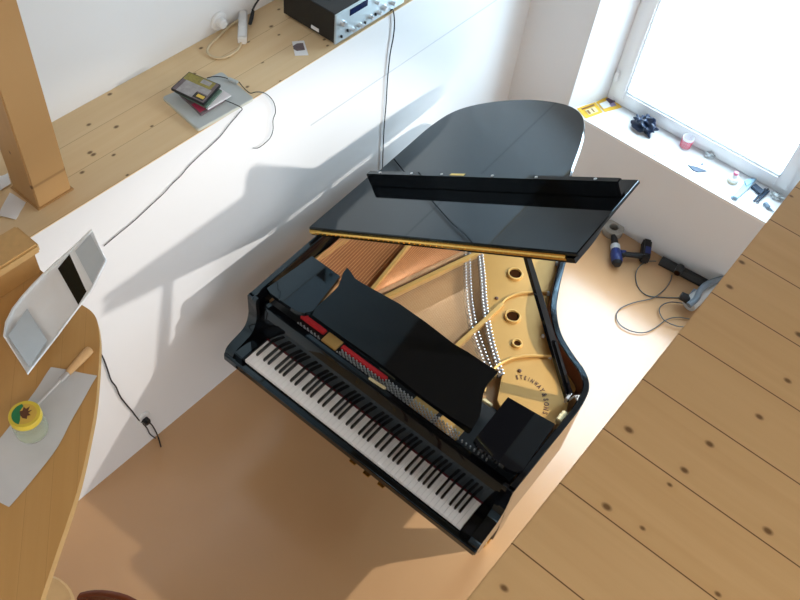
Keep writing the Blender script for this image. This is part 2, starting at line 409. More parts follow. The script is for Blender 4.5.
# raised flanges and struts
def flange(px, r, z=ZP + .008, name='plate_flange', mat=M_GOLDB):
    b = B(); b.tube(crom([pl(*q, z) for q in px], 5), r, 8); return pobj(b, name, mat, plate)
flange(((484, 392), (487, 379), (496, 367), (510, 359), (526, 356), (545, 356), (553, 356)), .008)
flange(((502, 303), (507, 298), (519, 293.5), (534, 292), (547, 292.5)), .006)
def bar(p1, p2, w1, w2, z0, z1, name='plate_strut', mat=M_GOLDB):
    a = pl(*p1, z1); c = pl(*p2, z1); d = (c - a); n = Vector((-d.y, d.x, 0)).normalized()
    b = B(); b.prism([(a + n * w1)[:2], (a - n * w1)[:2], (c - n * w2)[:2], (c + n * w2)[:2]], z0, z1, bev=.002); return pobj(b, name, mat, plate)
bar((440, 361), (503, 303), .010, .009, .885, .918)            # treble strut
bar((380, 299), (482, 250), .010, .009, .885, .920)            # long tenor strut
bar((366, 296), (414, 237), .008, .007, .885, .915)            # bass strut
bar((306, 266), (352, 234), .012, .010, .868, .885)            # strip by the bass side
# copper field and bass strings
f_ = [pl(*q, .872) for q in ((304, 262), (380, 300), (482, 252), (478, 246), (420, 238), (345, 228))]
b = B(); b.prism([v[:2] for v in f_], .862, .868); pobj(b, 'bass_bed', M_BOARDC)
def fan(l1, l2, n, z, r, ext0, ext1, jit=0):
    b = B()
    for k in range(n):
        t = k / (n - 1)
        a = pl(*l1[0], z).lerp(pl(*l2[0], z), t); c = pl(*l1[1], z).lerp(pl(*l2[1], z), t); d = c - a
        b.tube([a - d * ext0, c + d * ext1], r * (1 - .3 * t), 4)
    return b
tag(pobj(fan(((314, 262), (342, 237)), ((366, 285), (404, 243)), 20, .895, .0024, .4, 3.0), 'bass_strings', M_COPPER), kind='stuff')
tag(pobj(fan(((376, 289), (410, 241)), ((385, 292), (474, 251)), 26, .893, .0016, .1, 1.3), 'tenor_strings', M_COPPER), kind='stuff')
# bridges with rows of pins, treble strings
br1 = [(467, 250), (467.5, 275), (469, 300), (473, 325), (481, 350), (489, 372)]
br2 = [(480, 252), (482.5, 278), (484.5, 305), (489.5, 335), (496, 360), (501, 375)]
def strip(px, w, z0, z1, name, mat, par):
    c = crom([pl(*q, z1) for q in px], 5); b = B(); L, R = [], []
    for i, v in enumerate(c):
        t = (c[min(i + 1, len(c) - 1)] - c[max(i - 1, 0)]).normalized(); n = Vector((-t.y, t.x, 0))
        L.append((v + n * w)[:2]); R.append((v - n * w)[:2])
    b.prism(L + R[::-1], z0, z1, bev=.002, ang=60); return pobj(b, name, mat, par), c
def pins(c, offs, step, z, name, par, r=.0034, h=.012):
    b = B(); acc = 0; k = 0; ln = 0
    for i in range(len(c) - 1):
        a, d = c[i], c[i + 1]; L = (d - a).length; tt = (d - a).normalized(); n = Vector((-tt.y, tt.x, 0))
        while acc <= L:
            q = a + tt * acc + n * (offs if k % 2 else -offs)
            b.tube([(q.x, q.y, z), (q.x + n.x * .003, q.y + n.y * .003, z + h)], r, 5); acc += step; k += 1
        acc -= L
    return tag(pobj(b, name, M_PIN, par), kind='stuff')
o1, c1 = strip(br1, .016, .865, .898, 'treble_bridge', M_PINB, piano); pins(c1, .011, .0095, .898, 'bridge_pin', o1)
o2, c2 = strip(br2, .012, .885, .904, 'hitch_rail', M_PINB, plate)
pins(c2, .009, .0095, .903, 'hitch_pin', plate)
b = B(); d0 = (pl(478, 251, .90) - pl(393, 292, .90)).normalized()
c1b = c1 + [c1[-1] + (c1[-1] - c1[-3])]; n1 = len(c1)
acc = []
for i in range(n1 - 1):
    for k in range(4): acc.append(c1[i].lerp(c1[i + 1], k / 4))
for i, q in enumerate(acc):
    f = i / len(acc); j = min(int(f * (len(c2) - 1)), len(c2) - 2)
    h_ = c2[j].lerp(c2[j + 1], f * (len(c2) - 1) - j)
    ln = .62 * (1 - f) + .16
    b.tube([(q.x - d0.x * ln, q.y - d0.y * ln, .905), (q.x, q.y, .905), (h_.x, h_.y, .908)], .0011, 4)
tag(pobj(b, 'treble_strings', M_STEELS), kind='stuff')
# maker's lettering on the plate
def text_mesh(ch, size):
    cu = bpy.data.curves.new('t', 'FONT'); cu.body = ch; cu.size = size; cu.extrude = .0006; cu.offset = .0009; cu.align_x = 'CENTER'; cu.resolution_u = 3
    o = bpy.data.objects.new('t', cu); COL.objects.link(o)
    dg = bpy.context.evaluated_depsgraph_get(); me = bpy.data.meshes.new_from_object(o.evaluated_get(dg))
    bpy.data.objects.remove(o); bpy.data.curves.remove(cu); return me
lets = [('S', 517, 377.4), ('T', 521.2, 377.2), ('E', 525.2, 378), ('I', 528.8, 379.3), ('N', 532.2, 381.1), ('W', 536, 383.7), ('A', 539.3, 386.6), ('Y', 542, 390), ('&', 544.4, 394.8), ('S', 545.9, 399.6), ('O', 546.4, 404), ('N', 546.1, 408.6), ('S', 545.2, 413)]
lp_ = [pl(u, v, ZP + .001) for c_, u, v in lets]; bt = bmesh.new()
for i, (ch, u, v) in enumerate(lets):
    q = lp_[i]; tt = (lp_[min(i + 1, len(lets) - 1)] - lp_[max(i - 1, 0)])
    step = tt.length / (2 if 0 < i < len(lets) - 1 else 1); tt.normalize()
    me = text_mesh(ch, .030); me.transform(Matrix.Diagonal((min(1, step / .030) * (.72 if ch == 'W' else 1), 1, 1, 1)) @ T(0, -.010, 0))
    me.transform(axes((q.x, q.y, ZP + .0012), tt, (-tt.y, tt.x, 0))); bt.from_mesh(me); bpy.data.meshes.remove(me)
me = bpy.data.meshes.new('lettering'); bt.to_mesh(me); bt.free(); me.materials.append(M_LETTER)
o = bpy.data.objects.new('lettering', me); COL.objects.link(o); o.parent = plate

# action strip between fallboard and music desk
b = B(); b.box((-.058, .214, .80), (1.275, .305, .885)); b.box((.94, .30, .84), (1.28, .47, .878)); pobj(b, 'pin_block', M_BLACKS)
ya = [pl(*q, .90) for q in ((316, 319), (345, 345), (376, 368), (407, 392), (450, 424), (478, 443))]
xs = [v.x for v in ya]
def yrow(x): return .262
b = B(); b.box((.10, .255, .885), (.240, .285, .902), bev=.004); b.box((.345, .250, .885), (.60, .275, .902), bev=.004); pobj(b, 'felt_strip', M_RED)
for lo, hi in (((.255, .222, .885), (.335, .285, .905)), ((.745, .216, .884), (.865, .30, .890)), ((.885, .216, .884), (1.0, .30, .890))):
    b = B(); b.box(lo, hi, bev=.003); pobj(b, 'plate_shelf', M_GOLDB, plate)
b = B(); b.box((1.0, .216, .884), (1.2, .30, .890), bev=.003); pobj(b, 'damper_rail', M_BLACKS)
b = B(); random.seed(3)
for i in range(100):
    x = .12 + i * .0105
    if .255 < x < .345: continue
    for r_ in range(3):
        y = .221 + r_ * .016 + (.006 if i % 2 else 0)
        if x < .6 and r_ == 2: continue
        if x < .36 and r_ == 1: continue
        if x > 1.0 and (r_ != 1 or i % 2): continue
        b.lathe([(.0042, .884), (.0042, .906), (.0030, .909)], 6, T(x, y, 0))
tag(pobj(b, 'tuning_pin', M_PIN), kind='stuff')

# side panels beside the music desk and the desk itself
ZD = 1.0
for px in (((312, 256), (340, 276), (313, 311), (304, 313), (296, 311), (270, 293), (267, 288)), ((508, 397), (555, 424), (523, 470), (515, 472), (508, 469), (478, 447), (474, 440))):
    b = B(); b.prism([pl(*q, ZD)[:2] for q in px], ZD - .024, ZD, bev=.004, ang=15); pobj(b, 'desk_side_panel', M_BLACK)
p0 = Vector((.15, .262, .995)); nrm = Vector((0, -math.sin(math.radians(14)), math.cos(math.radians(14))))
dpx = [(347, 267.5), (351, 272), (355, 278.5), (362, 283), (372, 288.5), (400, 304), (427, 323), (454, 344), (468, 352), (483, 362), (492, 367.5), (498, 371), (497, 374), (491, 380), (486, 386), (483.5, 393), (482, 401), (481, 410), (479.5, 417), (475, 424), (472, 429),
       (450, 416), (425, 399), (400, 379), (370, 356), (337, 333), (312, 315), (315, 308), (330, 295), (338, 287), (341, 279), (343, 273)]
dp = [pplane(u, v, p0, nrm) for u, v in dpx]
ex = Vector((1, 0, 0)); ey = nrm.cross(ex); MD = axes(p0, ex, ey)
inv = MD.inverted()
b = B(); loc = [inv @ q for q in dp]
b.prism([(q.x, q.y) for q in loc], -.016, 0, MD, bev=.004, ang=25); desk = pobj(b, 'music_desk', M_BLACK)
b = B(); b.box((.16, .243, .965), (1.04, .268, .985), bev=.004); pobj(b, 'desk_ledge', M_BLACK, desk)
b = B()
for x in (.30, .60, .90): b.box((x, .30, .94), (x + .03, .50, .985), bev=.004)
pobj(b, 'desk_support', M_BLACKS, desk)
# sliding tracks under the desk, right hand end: pale block and metal bracket
q = pl(487.5, 402.5, .94); b = B(); b.box((q.x - .024, q.y - .008, .93), (q.x + .024, q.y + .008, .945), bev=.003); pobj(b, 'slide_block', M_CREAM)
q = pl(562, 416, .96); b = B(); b.box((q.x - .012, q.y - .03, .93), (q.x + .012, q.y + .03, .965), bev=.005); pobj(b, 'slide_block', M_CREAM)

# lid, opened about the bass side
TH_L = math.radians(31.4); PH = .04
HO = Vector((-.125, .59, 1.006))
TT = Vector((-math.sin(PH), math.cos(PH), 0)); XX = Vector((math.cos(PH), math.sin(PH), 0))
SS = XX * math.cos(TH_L) + Vector((0, 0, math.sin(TH_L))); NN = SS.cross(TT)
ML = Matrix((SS, TT, NN)).transposed().to_4x4(); ML.translation = HO
lid_o = crom([(1.420, -.008, 0), (1.420, .13, 0), (1.402, .230, 0), (1.335, .285, 0), (1.24, .33, 0), (1.16, .395, 0), (1.11, .49, 0), (1.063, .607, 0), (1.0, .79, 0), (.933, .95, 0), (.86, 1.065, 0), (.755, 1.157, 0), (.625, 1.215, 0), (.45, 1.254, 0),
              (.26, 1.254, 0), (.10, 1.212, 0), (.012, 1.135, 0), (-.022, .995, 0), (-.022, .80, 0), (-.014, .40, 0), (-.004, -.004, 0)], 4)
b = B(); b.prism([(v.x, v.y) for v in lid_o], 0, .021, ML, bev=.005, seg=3, ang=50); lid = pobj(b, 'lid', M_BLACK)
b = B(); b.box((-.004, -.006, .027), (1.436, .492, .045), ML, bev=.004, seg=3); flap = pobj(b, 'front_flap', M_BLACK, lid)
b = B(); b.box((.088, .362, .0455), (1.424, .396, .112), ML, bev=.004); railo = pobj(b, 'flap_rail', M_BLACK, lid)
for s_ in (.17, .37, .55, .83, 1.05, 1.32):
    b = B(); b.lathe([(.007, .111), (.007, .114), (.004, .116)], 10, ML @ T(s_, .379, 0)); pobj(b, 'rubber_bumper', M_PIN, lid)
b = B(); b.box((.60, .372, .1115), (.68, .388, .1135), ML); pobj(b, 'rail_plate', M_BRASS, lid)
b = B(); b.box((.0, -.0105, .010), (1.385, .0, .035), ML); b.tube([ML @ Vector((.0, -.0105, .0235)), ML @ Vector((1.385, -.0105, .0235))], .005, 8)
for k in range(44): b.tube([ML @ Vector((.02 + k * .03, -.0104, .014)), ML @ Vector((.02 + k * .03, -.0125, .014))], .003, 6)
pobj(b, 'piano_hinge', M_BRASS, lid)
# hinge rod on the bass rim, standing clear of lid and rim
b = B(); b.tube([Vector((-.122, .62, .9975)), Vector((-.147, 1.40, .9975))], .0032, 8)
for y in (.70, 1.0, 1.35): b.box((-.160 + (1.4 - y) * .03, y - .03, .98), (-.125 + (1.4 - y) * .03, y + .03, 1.004), bev=.003)
pobj(b, 'lid_hinge', M_BRASS)
# prop stick
q0 = pl(569, 398, .93); q1 = pplane(525.5, 252, HO - NN * .006, NN)
d = (q1 - q0); nn = Vector((0, 0, 1)).cross(d).normalized()
b = B(); L = d.length; Mp = axes(q0, d, nn)
b.prism([(0, -.024), (L * .25, -.022), (L * .9, -.015), (L, -.012), (L, .012), (L * .9, .015), (L * .25, .022), (0, .024)], -.008, .008, Mp, bev=.003)
st = pobj(b, 'prop_stick', M_BLACK)
b = B(); b.prism([(.02, -.008), (L * .42, -.006), (L * .42, .006), (.02, .008)], .009, .017, Mp, bev=.002); pobj(b, 'half_stick', M_BLACK, st)
b = B(); q = pl(575, 396, .985); b.tube([q + Vector((-.015, 0, -.05)), q + Vector((0, .0, 0)), q + Vector((.012, .014, .0)), q + Vector((.016, -.012, 0)), q + Vector((0, 0, 0))], .004, 6)
b.box((q.x - .03, q.y - .02, ZR - .06), (q.x - .018, q.y + .02, ZR - .02), bev=.003); pobj(b, 'prop_bracket', M_PIN)

# legs, lyre, pedals
def leg(x, y):
    b = B(); rings = []
    for z, w in ((.10, .036), (.14, .039), (.40, .046), (.52, .050), (.54, .056), (.62, .057)):
        rings.append([(x + sx * w, y + sy * w, z) for sx, sy in ((-1, -1), (1, -1), (1, 1), (-1, 1))])
    b.loft(rings, bev=.004); l = pobj(b, 'leg', M_BLACK)
    b = B(); b.box((x - .028, y - .028, .07), (x + .028, y + .028, .105), bev=.004); b.tube([(x - .02, y - .03, .035), (x + .02, y - .03, .035)], .035, 14)
    b.box((x - .026, y - .035, .03), (x - .020, y + .01, .08)); b.box((x + .020, y - .035, .03), (x + .026, y + .01, .08)); pobj(b, 'caster', M_BRASS, l)
leg(1.246, .372); leg(-.02, .34); leg(.28, 1.55)
b = B(); b.box((.42, .30, .14), (.77, .40, .20), bev=.008); b.box((.46, .32, .20), (.50, .38, .60), bev=.006); b.box((.69, .32, .20), (.73, .38, .60), bev=.006); lyre = pobj(b, 'pedal_lyre', M_BLACK)
for q in ((354.5, 460), (368, 472), (382.5, 483)):
    v = pl(*q, .08); b = B()
    b.loft([[(v.x + sx * w, y, .075 + sz * h) for sx, sz in ((-1, -1), (1, -1), (1, 1), (-1, 1))] for y, w, h in ((.32, .010, .006), (v.y + .05, .012, .006), (v.y + .01, .022, .006), (v.y - .02, .018, .005))], bev=.002)
    pobj(b, 'pedal', M_BRASS, lyre)
    b = B(); b.tube([(v.x, .31, .075), (v.x, .31, .16)], .006, 8); pobj(b, 'pedal_rod', M_BRASS, lyre)
exec_parts = True

# ------------------------------------------------------------------ ledge on the left: post, papers, amplifier, pad, discs
pb_ = [on(*q, 2, ZS) for q in ((72, 190), (40, 208), (12, 188))]
pc = Vector(((-2.165 - 2.312) / 2, (1.093 + .957) / 2, ZS))
post = thing('wooden_post', 'square pine post standing on the wooden ledge, left edge of the photo', 'post', pc)
b = B(); b.box((-.073, -.068, 0), (.073, .068, 5.28 - ZS), bev=.004); b.obj('post_shaft', M_POST, post)
b = B(); b.box((-.081, -.075, 0), (.081, .075, .006), bev=.002); b.obj('post_foot', M_POST, post)

M_PAPER = simple('white_paper', (.82, .83, .85), .7, var=.03)
def paper(px, z, label, seed):
    random.seed(seed); v = [on(*q, 2, z) for q in px]; c = sum(v, Vector()) / 4
    b = B(); rows = []
    for i in range(5):
        rows.append([(v[0].lerp(v[1], j / 4)).lerp(v[3].lerp(v[2], j / 4), i / 4) + Vector((0, 0, random.random() * .004 + .002)) for j in range(5)])
    b.sheet(rows, .0015); o = b.obj('paper_sheet', M_PAPER, None, 60, org=(c.x, c.y, z)); tag(o, label, 'paper', 'loose papers beside the post'); return o
paper(((10, 193), (26, 203), (16, 220), (-2, 216)), ZS, 'flat white paper sheet on the ledge in front of the post', 1)
paper(((-3, 178), (8, 174), (11, 184), (-2, 192)), ZS + .004, 'small crumpled white paper beside the post, behind the flat sheet', 2)

# amplifier
M_AMPB = simple('black_steel_cover', (.010, .011, .011), .42, var=.2)
M_AMPS = simple('brushed_silver', (.62, .72, .76), .35, metal=.5, var=.05, scale=80)
M_DISP = simple('dark_blue_display', (.012, .02, .07), .12)
M_KNOB = simple('silver_knob', (.70, .74, .77), .28, metal=.7)
M_DARK = simple('dark_plastic', (.02, .02, .022), .5)
AY0, AY1, AX0, AX1, AZ0, AZ1 = 2.398, 2.868, -2.395, -2.082, ZS + .012, ZS + .158
amp = thing('stereo_amplifier', 'black stereo amplifier with silver knobbed front on the wooden ledge', 'amplifier', ((AX0 + AX1) / 2, (AY0 + AY1) / 2, ZS))
ao = Vector(amp.location)
def aobj(b, n, m, par=amp):
    o = b.obj(n, m, par); o.data.transform(Matrix.Translation(-ao)); return o
b = B(); b.box((AX0, AY0 + .004, AZ0), (AX1 - .008, AY1 - .004, AZ1 - .002), bev=.003)
for k in range(18): b.box((AX0 + .05, AY0 + .06 + k * .02, AZ1 - .003), (AX1 - .09, AY0 + .068 + k * .02, AZ1), mi=0)
body = aobj(b, 'housing', M_AMPB)
b = B(); b.box((AX0 + .17, AY0 + .002, AZ0 + .012), (AX0 + .215, AY0 + .005, AZ0 + .028)); aobj(b, 'side_sticker', M_PAPER)
b = B(); b.box((AX1 - .008, AY0, AZ0), (AX1 + .001, AY1, AZ1), bev=.002); face = aobj(b, 'front_panel', M_AMPS)
def fp(cu, cv): return on(270 + cu / 5.714, cv / 5.714, 0, AX1 + .001)
v0 = fp(455, 92); v1 = fp(558, 18); v2 = fp(455, 70)
b = B(); b.box((AX1, v0.y, v0.z), (AX1 + .003, v1.y, v0.z + .032), bev=.001); aobj(b, 'display', M_DISP)
Mx = Matrix.Rotation(math.pi / 2, 4, 'Y')
for cu, cv, r in ((413, 132, .013), (468, 166, .010), (514, 141, .010), (574, 95, .010), (622, 70, .010), (651, 42, .013), (700, 16, .010), (607, 12, .008)):
    v = fp(cu, cv); b = B(); b.lathe([(r * 1.15, 0), (r * 1.15, .003), (r, .004), (r * .92, .018), (r * .8, .020)], 16, T(AX1, v.y, max(v.z, AZ0 + r * 1.2)) @ Mx); aobj(b, 'knob', M_KNOB)
for cu, cv in ((405, 206), (540, 126), (600, 80), (440, 172)):
    v = fp(cu, cv); b = B(); b.box((AX1, v.y - .003, v.z - .006), (AX1 + .010, v.y + .003, v.z + .006), bev=.001); aobj(b, 'switch', M_DARK)
for x in (AX0 + .03, AX1 - .05):
    for y in (AY0 + .04, AY1 - .04): b = B(); b.lathe([(.014, ZS), (.016, AZ0 + .001)], 12, T(x, y, 0)); aobj(b, 'foot', M_DARK)

# grey pad under the discs
M_PAD = simple('grey_pad', (.50, .54, .54), .55, var=.04)
M_PADE = simple('grey_pad_edge', (.60, .60, .52), .6)
pp = [on(*q, 2, ZS + .012) for q in ((162, 97), (198, 129.5), (254, 98), (222, 71.5))]
c = sum(pp, Vector()) / 4
pad = thing('grey_box', 'flat grey box lying on the ledge under the disc cases', 'box', (c.x, c.y, ZS))
def rnd_poly(v, r, n=4):
    out = []
    for i in range(len(v)):
        p, q, s_ = v[i - 1], v[i], v[(i + 1) % len(v)]
        a = q + (p - q).normalized() * r; d = q + (s_ - q).normalized() * r
        for k in range(n + 1):
            t = k / n; out.append((1 - t) ** 2 * a + 2 * t * (1 - t) * q + t * t * d)
    return out
b = B(); b.prism([(q - c)[:2] for q in rnd_poly(pp, .012)], .0, .010, bev=.003, ang=50); b.obj('pad_body', M_PADE, pad)
b = B(); b.prism([(q - c)[:2] for q in rnd_poly([c + (q - c) * .985 for q in pp], .012)], .010, .0125, bev=.001, ang=50); b.obj('pad_top', M_PAD, pad)

# disc cases
MC = [simple('case_black', (.012, .012, .012), .3), simple('cover_grey', (.36, .34, .34), .4, var=.35, scale=60), simple('cover_olive', (.30, .25, .05), .4, var=.5, scale=120),
      simple('cover_yellow', (.75, .52, .06), .4), simple('cover_pink', (.42, .04, .09), .4, var=.2, scale=40), simple('cover_pale', (.70, .68, .70), .35, var=.1), simple('cover_dusk', (.16, .12, .13), .4, var=.4, scale=50),
      simple('cover_green', (.10, .16, .12), .4)]
def case(px, z0, h, label, cover, colors):
    v = [on(*q, 2, z0 + h) for q in px]; c = sum(v, Vector()) / 4
    t = thing('disc_case', label, 'disc case', (c.x, c.y, z0), 0, 'disc cases stacked on the grey box')
    b = B(); b.prism([(q - c)[:2] for q in v], .0005, h - .001, bev=.0015); b.obj('case', MC[colors[0]], t)
    w = [c + (q - c) * .95 for q in v]; bb = B()
    def quad(u0, v0, u1, v1, mi, dz=0):
        f = lambda a, d: (w[0].lerp(w[1], a)).lerp(w[3].lerp(w[2], a), d) - c
        bb.prism([f(u0, v0)[:2], f(u1, v0)[:2], f(u1, v1)[:2], f(u0, v1)[:2]], h - .001, h - .0003 + dz, mi=mi)
    for k, (u0, v0, u1, v1, mi) in enumerate(cover): quad(u0, v0, u1, v1, mi, k * .0001)
    bb.obj('cover', MC, t)
zc = ZS + .0130
# corners: left, back, right, front -> w[0]..w[3]
case(((179, 93.5), (200, 81), (226, 99), (201, 114.5)), zc, .010, 'dusky disc case with pink edge, lowest of the stack on the grey box', [(0, 0, 1, 1, 6), (0, .55, .35, .95, 4), (.5, .3, .9, .7, 5)], (6,))
case(((182, 92), (205, 78), (231, 95), (208, 108.5)), zc + .0102, .008, 'clear pale disc case, second from the bottom of the stack', [(0, 0, 1, 1, 5), (.1, .1, .9, .5, 1)], (5,))
case(((175, 91), (192, 76), (222, 90), (206, 107)), zc + .0184, .009, 'dark green edged disc case just below the top of the stack', [(0, 0, 1, 1, 7)], (7,))
case(((171, 88), (189, 71.5), (220.5, 84.5), (203.5, 103.5)), zc + .0276, .012, 'black disc case with grey picture and yellow title, topmost of the stack', [(0, 0, 1, 1, 6), (.0, .12, .62, .62, 1), (.62, .0, 1, .9, 2), (.05, .62, .30, .95, 0), (.12, .70, .26, .93, 3), (.35, .6, .62, .95, 1), (.75, .5, .95, .8, 1)], (0,))

# photo card
v = [on(*q, 2, ZS + .002) for q in ((292, 41.5), (304, 40.5), (308.5, 55), (295, 55.5))]; c = sum(v, Vector()) / 4
card = thing('photo_card', 'small white card with dark picture lying on the ledge before the amplifier', 'card', (c.x, c.y, ZS))
b = B(); b.prism([(q - c)[:2] for q in v], .0002, .0022); b.obj('card', M_PAPER, card)
w = [on(*q, 2, ZS + .002) - c for q in ((293, 46), (297, 43.5), (303, 43), (305, 50), (297, 51), (293.5, 49))]
b = B(); b.prism([q[:2] for q in w], .0022, .0026); b.obj('picture', MC[6], card)

# sockets, power strip, cords
M_SOCK = simple('white_socket', (.80, .80, .79), .35, var=.02)
v = on(218, 21, 0, XU)
sk = thing('wall_socket', 'round white socket on upper wall above the ledge', 'socket', (XU, v.y, v.z))
b = B(); b.lathe([(.043, 0), (.043, .006), (.038, .011), (.034, .011)], 28, Mx); b.obj('cover_ring', M_SOCK, sk)
b = B(); b.lathe([(.0335, .003), (.0335, .009)], 24, Mx); b.obj('insert', M_SOCK, sk)
b = B(); b.lathe([(.022, .009), (.022, .034), (.016, .040)], 16, Mx); b.obj('plug', M_SOCK, sk)
v0 = on(247.5, 10, 2, ZS + .02); v1 = on(242, 41, 2, ZS + .02)
ps_c = (on(243, 10, 2, ZS + .035) + on(242, 38, 2, ZS + .035)) / 2
d = on(242, 38, 2, ZS + .035) - on(243, 10, 2, ZS + .035); L = d.length
strip_ = thing('power_strip', 'white power strip with cream cord on the ledge under the socket', 'power strip', (ps_c.x, ps_c.y, ZS), math.atan2(d.y, d.x))
b = B(); b.box((-L / 2, -.019, 0), (L / 2, .019, .037), bev=.005); b.obj('strip_body', M_SOCK, strip_)
b = B(); b.box((-L / 2 + .008, -.016, .037), (L / 2 - .008, .016, .039), bev=.001)
for k in (-.03, .015): b.lathe([(.015, .038), (.016, .041), (.014, .0412)], 14, T(k, 0, 0))
b.obj('socket_row', M_SOCK, strip_)
M_CORDC = simple('cream_cord', (.66, .53, .34), .5)
M_CORD = simple('black_cord', (.012, .012, .014), .45)
M_CORDG = simple('grey_cord', (.10, .105, .10), .5)
def cord(name, pts, r, mat, label, cat='cable', n=6, group=None):
    b = B(); P = crom(pts, n); b.tube(P, r, 7); o = b.obj(name, mat, None, 60, org=pts[0]); return tag(o, label, cat, group)
zc_ = ZS + .006
cp = [on(239, 20, 2, ZS + .02), on(230, 26, 2, zc_), on(218, 37, 2, zc_), on(208.5, 47, 2, zc_), on(208, 53, 2, zc_), on(214, 57.5, 2, zc_), on(224, 57.5, 2, zc_), on(235, 52, 2, zc_), on(240, 46, 2, zc_), on(241.5, 39, 2, ZS + .014)]
b = B(); Mi = (T(ps_c.x, ps_c.y, ZS) @ Matrix.Rotation(math.atan2(d.y, d.x), 4, 'Z')).inverted()
b.tube([Mi @ q for q in crom(cp, 6)], .0055, 8); b.obj('power_cord', M_CORDC, strip_)
v = on(248, 20, 2, ZS + .02)
plug = thing('power_plug', 'black power plug with cord rising along the wall behind the power strip', 'plug', (v.x, v.y, ZS))
b = B(); b.loft([[Vector((r * math.cos(g), r * math.sin(g), 0)) + (on(*q, 2, ZS + z) - Vector((v.x, v.y, ZS))) for g in [2 * math.pi * k / 8 for k in range(8)]] for q, z, r in (((250, 24), .012, .008), ((251.5, 18), .018, .009), ((253, 11), .025, .007))], caps=True); b.obj('plug_body', M_CORD, plug)
b = B(); b.tube([on(*q, 0, x) - Vector((v.x, v.y, ZS)) for q, x in (((252.5, 10), -2.43), ((255, 5), -2.47), ((259, -1), -2.49), ((265, -12), -2.498))], .0045, 7); b.obj('plug_cord', M_CORD, plug)

# thin cords around the ledge and down the wall
xw = XL + .006
cord('cable', [on(222, 99, 2, ZS + .02), on(241, 107.5, 2, ZS + .018)] + [on(*q, 0, xw) for q in ((239, 113), (229, 125), (220, 136.5), (208, 148), (199, 156), (188, 167), (181, 175.5), (172, 184), (163, 194), (150, 206), (134, 221), (117, 235), (104, 246))], .0018, M_CORD, 'thin black cable running from the grey box down the white wall')
cord('cable', [on(239, 82, 2, ZS + .017), on(244, 88, 2, ZS + .018), on(250, 93, 2, ZS + .014)] + [on(*q, 0, xw + .006) for q in ((256, 92), (263, 92.5), (269, 96), (274, 103), (275.5, 112), (273, 120), (273, 130), (270, 138), (264, 144), (258, 148), (253, 148))], .0018, M_CORD, 'thin black cable end curling over the ledge edge beside the grey box')
usb = [on(163, 91.5, 2, ZS + .016), on(172, 92, 2, ZS + .022)]
v = on(233, 80.5, 2, ZS + .02); w = on(237.5, 80.5, 2, ZS + .02)
pg = thing('cable_plug', 'small grey plug with thin black lead lying on the grey box behind the discs', 'plug', (v.x, v.y, ZS + .0125))
d = on(237.5, 82, 2, ZS + .02) - on(229, 78.5, 2, ZS + .02)
b = B(); b.box((-.022, -.008, .001), (.022, .008, .012), Matrix.Rotation(math.atan2(d.y, d.x), 4, 'Z'), bev=.002); b.obj('plug_shell', M_PAD, pg)
b = B(); b.tube(crom([on(*q, 2, ZS + z) - Vector((v.x, v.y, ZS + .0125)) for q, z in (((229, 79), .019), ((222, 77), .021), ((214, 76.5), .02), ((207, 78), .02))], 4), .002, 6); b.obj('lead', M_CORD, pg)
xa = AX1 + .012
cord('cable', [Vector((AX1 - .004, on(393, 10, 0, xa).y, ZS + .006)), on(393, 10, 0, xa), on(394.5, 22, 0, xa), on(393.5, 36, 0, xa), on(390, 55, 0, xa), on(387.5, 80, 0, xa), on(386, 105, 0, xa), on(384, 130, 0, xa), on(382.5, 165, 0, xa), on(381, 200, 0, xa), on(380, 235, 0, XL + .02), Vector((XL + .02, 2.86, .12)), Vector((XL + .03, 2.87, .006)), Vector((XL + .06, 2.9, .005))], .0030, M_CORD, 'black cable hanging from the amplifier down the wall behind the piano')
v = on(143, 418, 0, XL)
so = thing('wall_socket', 'white wall socket near the floor with a black plug', 'socket', (XL, v.y, v.z))
b = B(); b.lathe([(.041, 0), (.041, .006), (.036, .010), (.033, .010)], 28, Mx); b.obj('cover_ring', M_SOCK, so)
b = B(); b.lathe([(.032, .003), (.032, .008)], 24, Mx); b.obj('insert', M_SOCK, so)
b = B(); b.box((.008, -.016, -.018), (.040, .016, .012), bev=.004); b.obj('plug', M_CORD, so)
xp = XL + .008
cord('cable', [on(*q, 0, xp) for q in ((94, 338), (99, 350), (104, 360), (108, 371), (111, 380), (116, 387), (120, 396), (126, 404), (132, 411), (138, 419), (141, 422))] + [on(145, 421, 0, xp + .02)], .0035, M_CORD, 'black cable snaking down the white wall from the table to the low socket')
cord('cable', [on(147, 420, 0, xp + .03), on(152, 425, 0, xp + .02), on(156, 432, 0, xp + .012), on(158, 437, 2, .012), on(159.3, 441, 2, .005), on(161, 447, 2, .004)], .0035, M_CORD, 'short black cable end hanging from the low socket to the floor')
cord('cable', [on(142, 423, 0, xp), on(147, 428, 0, xp), on(150, 434, 0, xp), on(155, 438, 0, xp), on(158.5, 440.5, 0, xp)], .003, M_CORD, 'short black cable loop just below the low socket')

